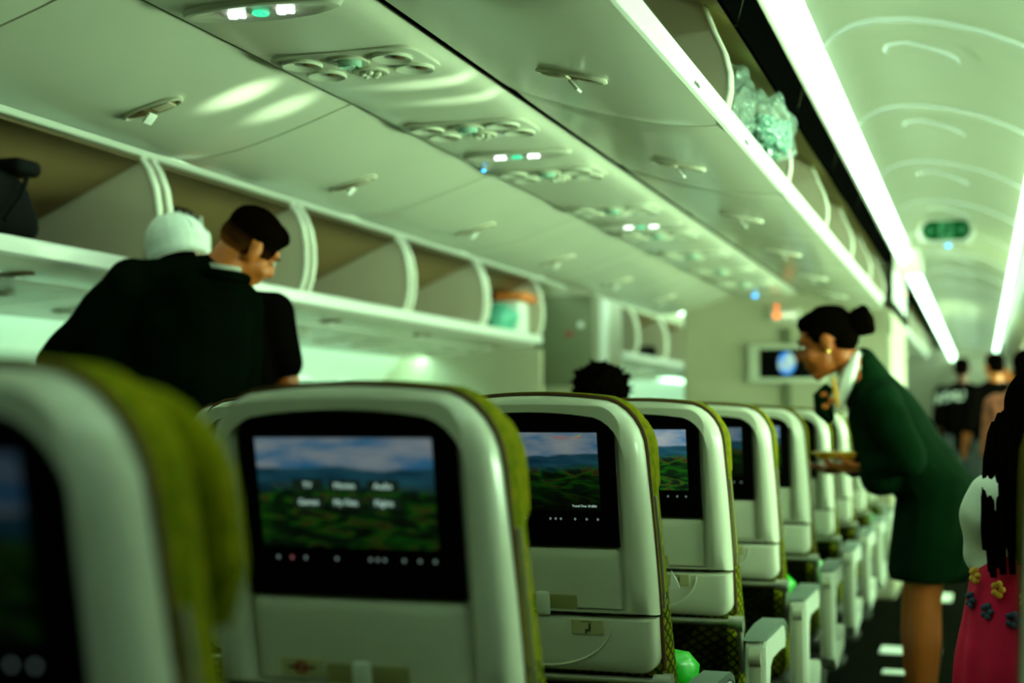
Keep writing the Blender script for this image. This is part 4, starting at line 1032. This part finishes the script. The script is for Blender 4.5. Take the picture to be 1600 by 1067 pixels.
# --- passenger in white cap behind the steward
def cap_man():
    O = Vector((-2.42, 4.38, 0)); P = lambda x, y, z: Vector((x, y, z))-O
    t = thing('person', 'person in a white cap and black t-shirt behind the jacketed one', 'person', tuple(O))
    hc = P(-2.508, 4.09, 1.656); Rh = frame((-.35, .9, -.15), (-.25, 0, .95))
    neck = P(-2.470, 4.17, 1.545); ls = P(-2.62, 4.22, 1.49); rs = P(-2.315, 4.38, 1.485); hip = P(-2.40, 4.38, .95)
    le = P(-2.72, 4.42, 1.30); lw = P(-2.74, 4.62, 1.40); re = P(-2.275, 4.42, 1.23); rw = P(-2.35, 4.60, 1.05)
    bm = bmesh.new(); add_head(bm, hc, Rh); caps(bm, hc+Rh @ Vector((0, -.03, -.04)), neck, .056, .06)
    limb(bm, [neck, P(-2.46, 4.28, 1.36), hip], [.07, .13, .12], side=(1, 0, 0), fx=1.15, fy=.75)
    for s_, e_, w_ in ((ls, le, lw), (rs, re, rw)): limb(bm, [s_, e_], [.056, .044]); limb(bm, [e_, w_], [.044, .030])
    hand(bm, lw, (0, .8, .4), (.5, 0, .4), 1, .4); hand(bm, rw, (-.2, .8, -.3), (-.5, 0, -.4), -1, .4)
    for s in (-1, 1): limb(bm, [hip+Vector((s*.09, 0, 0)), P(-2.40+s*.10, 4.42, .5), P(-2.40+s*.10, 4.38, .08)], [.085, .058, .040]); caps(bm, P(-2.40+s*.10, 4.36, .05), P(-2.40+s*.10, 4.52, .035), .036, .03)
    remesh('body', bm, 'skin_brown', .009, 5, t); add_eyes(hc, Rh, t)
    bm = bmesh.new(); limb(bm, [P(-2.47, 4.25, 1.46), P(-2.45, 4.30, 1.25), P(-2.41, 4.37, .90)], [.14, .155, .16], side=(1, .2, 0), fx=1.12, fy=.75)
    caps(bm, ls, rs, .072, .076); caps(bm, neck+Vector((0, 0, -.05)), P(-2.47, 4.25, 1.42), .075, .12)
    limb(bm, [rs, rs.lerp(re, .66)], [.080, .070]); limb(bm, [ls, ls.lerp(le, .8)], [.078, .07])
    remesh('t_shirt', bm, 'blackcotton', .010, 7, t, lambda p: .003*math.sin(p.x*40+p.z*20))
    bm = bmesh.new()
    for s in (-1, 1): limb(bm, [hip+Vector((s*.09, 0, 0)), P(-2.40+s*.10, 4.42, .5), P(-2.40+s*.10, 4.38, .06)], [.105, .08, .07])
    caps(bm, hip+Vector((-.1, 0, 0)), hip+Vector((.1, 0, 0)), .12, .12); remesh('trousers', bm, 'jean', .012, 6, t)
    q = lambda p: hc + Rh @ Vector(p)
    bm = bmesh.new(); ellip(bm, q((0, -.012, .045)), (.104, .116, .098), rot=Rh); ellip(bm, q((0, -.02, .0)), (.100, .106, .06), rot=Rh)
    for v in list(bm.verts):
        l = Rh.transposed() @ (v.co-hc)
        if l.z < -.015: v.co += Rh @ Vector((0, 0, (-.015-l.z)))
    cp = remesh('cap', bm, 'cap', .007, 3, t, lambda p: 0)
    bm = bmesh.new(); n = 16
    pts = [q((.072*math.sin(a), .075+.085*math.cos(a), .022-.012*math.cos(a))) for a in [-PI/2+PI*k/n for k in range(n+1)]]
    loft(bm, [pts, [p+Rh @ Vector((0, 0, .006)) for p in pts]]); obj('brim', bm, 'cap', cp)
    bm = bmesh.new(); ellip(bm, q((0, -.012, .145)), (.01, .01, .006), rot=Rh, u=10, v=6); obj('cap_button', bm, 'cap', cp)
    for k in range(4):
        bm = bmesh.new(); a = PI*k/4; tube(bm, [q((.104*math.cos(b)*math.cos(a), -.012+.116*math.cos(b)*math.sin(a), .045+.098*math.sin(b))) for b in [.1+(PI-.2)*i/14 for i in range(15)]], .0018, 5); obj('seam', bm, 'cap', cp)
    bm = bmesh.new(); ellip(bm, q((0, -.050, .005)), (.070, .060, .05), rot=Rh); remesh('hair', bm, 'hair', .008, 3, t)
cap_man()

# --- flight attendant bending over the seats in the right aisle
def attendant():
    O = Vector((-.20, 5.25, 0)); P = lambda x, y, z: Vector((x, y, z))-O
    t = thing('person', 'person in dark green uniform with hair bun, leaning over seats from right aisle', 'person', tuple(O))
    hc = P(-.515, 5.08, 1.385); Rh = frame((-.93, .02, -.30), (-.30, 0, .95))
    neck = P(-.418, 5.15, 1.300); sL = P(-.33, 5.02, 1.18); sR = P(-.36, 5.32, 1.18); hip = P(-.15, 5.25, .86)
    eL = P(-.24, 4.99, .985); wL = P(-.385, 5.08, .955); eR = P(-.34, 5.44, .99); wR = P(-.46, 5.28, .945)
    bm = bmesh.new(); add_head(bm, hc, Rh); caps(bm, hc+Rh @ Vector((0, -.03, -.05)), neck, .048, .054)
    limb(bm, [neck, P(-.34, 5.2, 1.12), hip], [.055, .10, .10], side=(0, 1, 0), fx=1.2, fy=.8)
    for s_, e_, w_ in ((sL, eL, wL), (sR, eR, wR)): limb(bm, [s_, e_], [.048, .038]); limb(bm, [e_, w_], [.037, .026])
    hand(bm, wL, (-.8, .25, -.05), (.1, .2, 1), -1, .45); hand(bm, wR, (-.75, -.35, -.05), (.1, -.2, 1), 1, .45)
    for s, x in ((-1, -.20), (1, -.23)):
        k_ = P(x+.0, 5.25+s*.085, .50); a_ = P(x-.01, 5.25+s*.085, .085)
        limb(bm, [hip+Vector((-.02, s*.09, -.05)), k_, a_.lerp(k_, .62), a_], [.080, .056, .058, .034]); caps(bm, a_+Vector((.03, 0, -.05)), a_+Vector((-.14, 0, -.062)), .030, .024, side=(0, 1, 0), fx=1.2, fy=.8)
    remesh('body', bm, 'skin_brown', .0065, 5, t); add_eyes(hc, Rh, t)
    # jacket
    bm = bmesh.new()
    limb(bm, [P(-.355, 5.18, 1.185), P(-.305, 5.20, 1.10), P(-.235, 5.23, .98), P(-.16, 5.25, .86), P(-.15, 5.25, .77)], [.118, .140, .140, .148, .155], side=(0, 1, 0), fx=1.22, fy=.90)
    caps(bm, neck+Vector((.028, 0, .022)), P(-.34, 5.19, 1.17), .052, .115, side=(0, 1, 0), fx=1.2, fy=.9)
    caps(bm, sL, sR, .072, .072); limb(bm, [sL, eL, wL+(eL-wL)*.12], [.074, .062, .044]); limb(bm, [sR, eR, wR+(eR-wR)*.12], [.074, .060, .044])
    caps(bm, P(-.40, 5.12, 1.13), P(-.34, 5.15, .93), .05, .08, side=(0, 1, 0), fx=1.5)          # hanging jacket front
    remesh('jacket', bm, 'jacketgrn', .009, 8, t, lambda p: .004*math.sin(p.x*30-p.z*26)*math.sin(p.z*20+p.y*14))
    # skirt
    bm = bmesh.new()
    limb(bm, [P(-.15, 5.25, .83), P(-.165, 5.25, .70), P(-.19, 5.25, .60)], [.150, .152, .142], side=(0, 1, 0), fx=1.30, fy=1.0)
    sk = remesh('skirt', bm, 'jacketgrn', .010, 5, t)
    for v in sk.data.vertices:
        if v.co.z < .56: v.co.z = .56
    # white collar and scarf
    bm = bmesh.new(); F3 = frame((-.8, 0, -.6), (neck-P(-.34, 5.2, 1.12)))
    cpts = [(.060*math.sin(a), .064*math.cos(a)) for a in [2*PI*k/20 for k in range(20)]]
    loft(bm, [[neck+Vector((.0, 0, -.005))+F3 @ Vector((x*k, y*k, z)) for x, y in cpts] for z, k in ((-.035, 1.15), (.030, 1.0), (.042, 1.03))], False, False); bmesh.ops.solidify(bm, geom=bm.faces[:], thickness=.004)
    lab(obj('shirt_collar', bm, 'white', t), 'white blouse collar')
    bm = bmesh.new(); rows = []
    for f in [k/8 for k in range(9)]:
        c = Vector(P(-.418, 5.085, 1.350)).lerp(P(-.480, 5.045, 1.145), f)+Vector((0, -.03*math.sin(PI*f), 0)); wd = .014+.014*math.sin(PI*f)
        rows.append([c+Vector((-wd, .01, 0)), c+Vector((-wd*.3, -.020, 0)), c+Vector((wd*.6, -.022, 0)), c+Vector((wd*1.2, .0, .01)), c+Vector((wd*.3, .03, 0))])
    loft(bm, rows); lab(obj('blouse_front', bm, 'white', t), 'white blouse lapel')
    bm = bmesh.new(); tube(bm, [P(-.505, 5.05, 1.235), P(-.53, 5.04, 1.20), P(-.525, 5.06, 1.15), P(-.50, 5.06, 1.11)], [.018, .030, .034, .016], 10); sc = obj('scarf', bm, 'jacketgrn', t)
    for z, x in ((1.205, -.52), (1.165, -.515), (1.185, -.495)):
        bm = bmesh.new(); ellip(bm, P(x, 5.018, z), (.014, .012, .010), u=10, v=8); obj('scarf_print', bm, 'orange', sc)
    bm = bmesh.new(); tube(bm, [P(-.485, 4.998, 1.265), P(-.478, 4.99, 1.21), P(-.47, 4.995, 1.16)], [.004, .010, .004], 8); obj('scarf_trim', bm, 'yellow', sc)
    # hair
    q = lambda p: hc + Rh @ Vector(p)
    bm = bmesh.new(); ellip(bm, q((0, -.020, .052)), (.081, .097, .082), rot=Rh); ellip(bm, q((0, -.06, .005)), (.066, .058, .06), rot=Rh); ellip(bm, q((0, .03, .088)), (.058, .05, .035), rot=Rh)
    for s in (-1, 1): ellip(bm, q((s*.062, .006, .036)), (.018, .036, .032), rot=Rh)
    remesh('hair', bm, 'hair', .007, 4, t, lambda p: .0015*math.sin(p.z*300))
    bm = bmesh.new(); ellip(bm, q((0, -.135, .035)), (.052, .048, .052), rot=Rh); tube(bm, [q((.035*math.cos(a), -.155, .035+.035*math.sin(a))) for a in [2*PI*k/16 for k in range(16)]], .022, 8, closed=True)
    lab(remesh('hair_bun', bm, 'hair', .006, 3, t), 'round black hair bun')
    for s in (-1, 1):
        bm = bmesh.new(); ellip(bm, q((s*.088, -.004, -.034)), (.008, .008, .008), u=12, v=8); obj('earring', bm, 'gold', t)
    for s, x in ((-1, -.21), (1, -.24)):
        bm = bmesh.new(); caps(bm, P(x+.04, 5.25+s*.085, .045), P(x-.13, 5.25+s*.085, .03), .036, .028, side=(0, 1, 0), fx=1.1, fy=.9); box(bm, P(x+.05, 5.25+s*.085, .02), (.03, .04, .04), .005); remesh('shoe', bm, 'shoe', .007, 3, t)
    # what the hands hold: a shallow amber tray
    tr = thing('tray', 'round amber yellow tray held by the green uniformed attendant', 'tray', (-.47, 5.17, .985))
    bm = bmesh.new(); lathe(bm, [(.02, .004), (.085, .004), (.105, .020), (.112, .020), (.090, -.004), (.02, -.006)], 32); obj('dish', bm, 'plate', tr)
attendant()

# --- woman in white top and red skirt at the right edge
def red_woman():
    O = Vector((.02, 2.74, 0)); P = lambda x, y, z: Vector((x, y, z))-O
    t = thing('person', 'person with long braids, white top and red flowered skirt at right edge', 'person', tuple(O))
    hc = P(.125, 2.86, 1.085); Rh = frame((.45, .80, -.40), (.15, .3, .9))
    neck = P(.115, 2.80, 1.005); sL = P(.022, 2.70, .960); sR = P(.27, 2.86, .945); hip = P(.075, 2.72, .78)
    eL = P(.015, 2.80, .80); wL = P(.08, 2.96, .78); eR = P(.33, 2.98, .80); wR = P(.30, 3.12, .78)
    bm = bmesh.new(); add_head(bm, hc, Rh); caps(bm, hc+Rh @ Vector((0, -.03, -.04)), neck, .05, .055)
    limb(bm, [neck, P(.11, 2.77, .92), hip], [.055, .08, .08], side=(1, .4, 0), fx=1.2, fy=.8)
    for s_, e_, w_ in ((sL, eL, wL), (sR, eR, wR)): limb(bm, [s_, e_], [.046, .038]); limb(bm, [e_, w_], [.036, .027])
    hand(bm, wL, (.3, .9, -.1), (0, 0, -1), 1, .4); hand(bm, wR, (.1, .9, -.1), (0, 0, -1), -1, .4)
    for s in (-1, 1): limb(bm, [hip+Vector((s*.05, 0, -.05)), P(.07+s*.06, 2.74, .44), P(.07+s*.07, 2.70, .07)], [.07, .055, .038]); caps(bm, P(.07+s*.07, 2.69, .04), P(.07+s*.07, 2.84, .03), .034, .028)
    remesh('body', bm, 'skin_dark', .008, 5, t); add_eyes(hc, Rh, t)
    bm = bmesh.new(); limb(bm, [P(.14, 2.79, .945), P(.12, 2.77, .90), P(.09, 2.73, .84)], [.085, .100, .098], side=(1, .4, 0), fx=1.15, fy=.85)
    caps(bm, sL, sR, .060, .060); limb(bm, [sL, sL.lerp(eL, .45)], [.064, .060]); limb(bm, [sR, sR.lerp(eR, .5)], [.064, .060]); caps(bm, neck+Vector((-.03, 0, -.0)), P(.10, 2.77, .95), .05, .085)
    lab(remesh('white_top', bm, 'white', .008, 6, t, lambda p: .003*math.sin(p.z*70+p.x*30)), 'white short sleeved top')
    bm = bmesh.new(); limb(bm, [P(.085, 2.73, .80), P(.085, 2.73, .68), P(.085, 2.74, .50), P(.085, 2.75, .28)], [.120, .143, .155, .17], side=(1, .3, 0), fx=1.0, fy=.9)
    sk = remesh('skirt', bm, 'red', .009, 5, t, lambda p: .006*math.sin(math.atan2(p.y, p.x)*14)*min(1, max(0, (.85-p.z)*4))); lab(sk, 'crimson skirt with yellow and blue flowers')
    for q, (a, z, m_) in enumerate(((-2.50, .845, 'yellow'), (-2.10, .825, 'yellow'), (-1.72, .81, 'yellow'), (-2.62, .80, 'navy'), (-2.28, .785, 'navy'), (-1.90, .775, 'navy'), (-1.55, .84, 'navy'), (-1.45, .765, 'navy'))):
        bm = bmesh.new(); R_ = .128; px, py = .065+R_*math.cos(a), -.01+R_*.92*math.sin(a)
        for k in range(5):
            b = 2*PI*k/5; ellip(bm, (px-math.sin(a)*.008*math.cos(b), py+math.cos(a)*.008*math.cos(b), z+.010*math.sin(b)), (.006, .006, .006), u=8, v=6)
        obj('flower', bm, m_, sk)
    bm = bmesh.new(); q = lambda p: hc + Rh @ Vector(p)
    ellip(bm, q((0, -.022, .050)), (.084, .098, .084), rot=Rh); ellip(bm, q((0, -.06, -.01)), (.075, .06, .075), rot=Rh); hr = remesh('hair', bm, 'hair', .008, 3, t)
    rnd = random.Random(4)
    for k in range(26):
        f = k/25; x0 = -.085+.15*f; st = q((x0*.95, -.075-.02*math.sin(PI*f), -.01+.03*rnd.random()))
        ex = .008+.10*f+rnd.uniform(-.008, .008)
        en = P(ex, 2.605+rnd.uniform(-.012, .012)-.02*f, .905-.06*rnd.random())
        md = st.lerp(en, .45)+Vector((-.015, -.075, .03))
        bm = bmesh.new(); pts = [st.lerp(md, u)*(1-u)+md.lerp(en, u)*u for u in [i/8 for i in range(9)]]
        tube(bm, pts, [.0062+.0012*(i % 2) for i in range(9)], 7); obj('braid', bm, 'hair', hr)
red_woman()

# --- passenger's curly head above the seats
def curly():
    O = Vector((-1.29, 4.98+.02, 0)); P = lambda x, y, z: Vector((x, y, z))-O
    t = thing('person', 'seated person with curly black hair showing above the centre seats', 'person', tuple(O))
    hc = P(-1.27, 4.86, 1.185); Rh = frame((0, 1, -.05), (0, 0, 1))
    bm = bmesh.new(); add_head(bm, hc, Rh); neck = P(-1.275, 4.87, 1.03); caps(bm, hc+Vector((0, -.03, -.05)), neck, .056, .06)
    hip = P(-1.29, 5.10, .56)
    limb(bm, [neck, P(-1.285, 4.95, .86), hip], [.07, .13, .13], side=(1, 0, 0), fx=1.2, fy=.75)
    for s in (-1, 1):
        limb(bm, [P(-1.285+s*.17, 4.93, .95), P(-1.285+s*.19, 5.02, .70), P(-1.285+s*.10, 5.25, .66)], [.052, .042, .03]); hand(bm, P(-1.285+s*.10, 5.25, .66), (0, 1, -.1), (0, 0, -1), s, .3)
        limb(bm, [P(-1.29+s*.09, 5.10, .55), P(-1.29+s*.11, 5.43, .56), P(-1.29+s*.11, 5.47, .10)], [.08, .06, .04]); caps(bm, P(-1.29+s*.11, 5.45, .05), P(-1.29+s*.11, 5.58, .035), .034, .03)
    remesh('body', bm, 'skin_dark', .010, 5, t); add_eyes(hc, Rh, t)
    bm = bmesh.new(); limb(bm, [P(-1.28, 4.90, .95), P(-1.285, 4.96, .80), P(-1.29, 5.08, .58)], [.13, .145, .15], side=(1, 0, 0), fx=1.2, fy=.75); caps(bm, P(-1.455, 4.93, .95), P(-1.115, 4.93, .95), .07, .07)
    for s in (-1, 1): limb(bm, [P(-1.285+s*.17, 4.93, .95), P(-1.285+s*.19, 5.02, .72)], [.066, .058])
    remesh('t_shirt', bm, 'jean', .011, 6, t)
    bm = bmesh.new()
    for s in (-1, 1): limb(bm, [P(-1.29+s*.09, 5.10, .56), P(-1.29+s*.11, 5.43, .57), P(-1.29+s*.11, 5.47, .12)], [.09, .072, .06])
    remesh('trousers', bm, 'blackcotton', .012, 5, t)
    bm = bmesh.new(); ellip(bm, hc+Vector((0, -.02, .03)), (.095, .11, .098)); rnd = random.Random(9)
    for k in range(150):
        d = Vector((rnd.gauss(0, 1), rnd.gauss(0, 1), rnd.gauss(.3, 1))).normalized(); p = hc+Vector((d.x*.093, -.02+d.y*.108, .03+d.z*.098))
        if (p-hc).y > .075 and (p-hc).z < .06: continue
        ellip(bm, p, (.013, .013, .013), u=8, v=6)
    for k in range(46):
        d = Vector((rnd.gauss(0, 1), rnd.gauss(0, .6), abs(rnd.gauss(.5, .6)))).normalized(); p = hc+Vector((d.x*.098, -.02+d.y*.11, .03+d.z*.102))
        tube(bm, [p+d*.006*i+Vector((.005*math.sin(i*2+k), .005*math.cos(i*2+k), 0)) for i in range(5)], [.005, .005, .0045, .004, .003], 6)
    remesh('hair', bm, 'hair', .005, 0, t)
curly()

# --- standing people far down the aisle
def standing(O, label, skin, top, face, lean_x=0, hairm='hair', arm_up=False, trouser='jean', h=1.0):
    O = Vector(O); V = lambda x, y, z: Vector((x, y, z))*h
    t = thing('person', label, 'person', tuple(O))
    R3 = frame(face, (0, 0, 1)); q = lambda x, y, z: R3 @ V(x, y, z)
    hc = q(lean_x, .0, 1.60); bm = bmesh.new(); add_head(bm, hc, R3); caps(bm, hc+R3 @ Vector((0, -.03, -.05)), q(lean_x*.7, -.01, 1.45), .056, .06)
    limb(bm, [q(lean_x*.7, -.01, 1.43), q(lean_x*.5, 0, 1.22), q(0, 0, .94)], [.08, .13, .125], side=R3 @ Vector((1, 0, 0)), fx=1.25, fy=.75)
    arms = []
    for s in (-1, 1):
        sh = q(s*.185+lean_x*.6, 0, 1.38)
        if arm_up and s == 1: e_, w_ = q(.27, .14, 1.44), q(.17, .26, 1.62)
        else: e_, w_ = q(s*.23, .02, 1.10), q(s*.21, .14, .92)
        arms.append((sh, e_, w_)); limb(bm, [sh, e_], [.052, .042]); limb(bm, [e_, w_], [.041, .028]); hand(bm, w_, (w_-e_), R3 @ Vector((-s, .2, 0)), s, .4)
        limb(bm, [q(s*.09, 0, .90), q(s*.10, .03, .48), q(s*.10, 0, .08)], [.085, .058, .040]); caps(bm, q(s*.10, -.02, .045), q(s*.10, .14, .035), .036, .03)
    remesh('body', bm, skin, .010, 5, t); add_eyes(hc, R3, t)
    bm = bmesh.new(); limb(bm, [q(lean_x*.6, -.005, 1.36), q(lean_x*.5, 0, 1.20), q(0, 0, .88)], [.14, .155, .155], side=R3 @ Vector((1, 0, 0)), fx=1.22, fy=.78)
    caps(bm, arms[0][0], arms[1][0], .07, .07); caps(bm, q(lean_x*.7, -.01, 1.44), q(lean_x*.6, 0, 1.34), .075, .11)
    for sh, e_, w_ in arms: limb(bm, [sh, e_], [.078, .066])
    tp = remesh('top', bm, top, .011, 6, t)
    bm = bmesh.new()
    for s in (-1, 1): limb(bm, [q(s*.09, 0, .90), q(s*.10, .03, .48), q(s*.10, 0, .06)], [.11, .082, .072])
    caps(bm, q(-.09, 0, .92), q(.09, 0, .92), .11, .11); remesh('trousers', bm, trouser, .013, 5, t)
    bm = bmesh.new(); ellip(bm, hc+R3 @ Vector((0, -.018, .052)), (.081, .097, .080), rot=R3); ellip(bm, hc+R3 @ Vector((0, -.055, .0)), (.068, .058, .062), rot=R3); remesh('hair', bm, hairm, .008, 3, t)
    return t, R3, q, tp
t, R3, q, tp = standing((-.185, 14.65, 0), 'person in a black jersey with pale lettering, standing far down aisle, back turned', 'skin_dark', 'blackcotton', (0, 1, 0))
# pale blocks of lettering across the shoulders of the jersey
for k, ch in enumerate('ATHLETIC'):
    a = (k-3.5)/3.5
    mt = Matrix.Translation((a*.215, -.150+.08*a*a, 1.345-.030*a*a)) @ Matrix.Rotation(a*.35, 4, 'Y') @ Matrix.Rotation(PI/2, 4, 'X')
    text('jersey_letter', ch, .12, 'silver_print', tp, mt, .012)
standing((.16, 16.2, 0), 'person in a pale shirt standing beyond the black jersey, turned right', 'skin_brown', 'white', (.9, .3, 0), trouser='jean')
standing((.10, 12.6, 0), 'person raising a bent arm at right of the aisle far end', 'skin_tan', 'blackcotton', (-.4, .9, 0), arm_up=True, h=.97)
standing((.24, 8.2, 0), 'person in brown and orange patterned clothes behind the braided woman', 'skin_dark', 'patterned', (.1, 1, 0), trouser='patterned', h=.86)
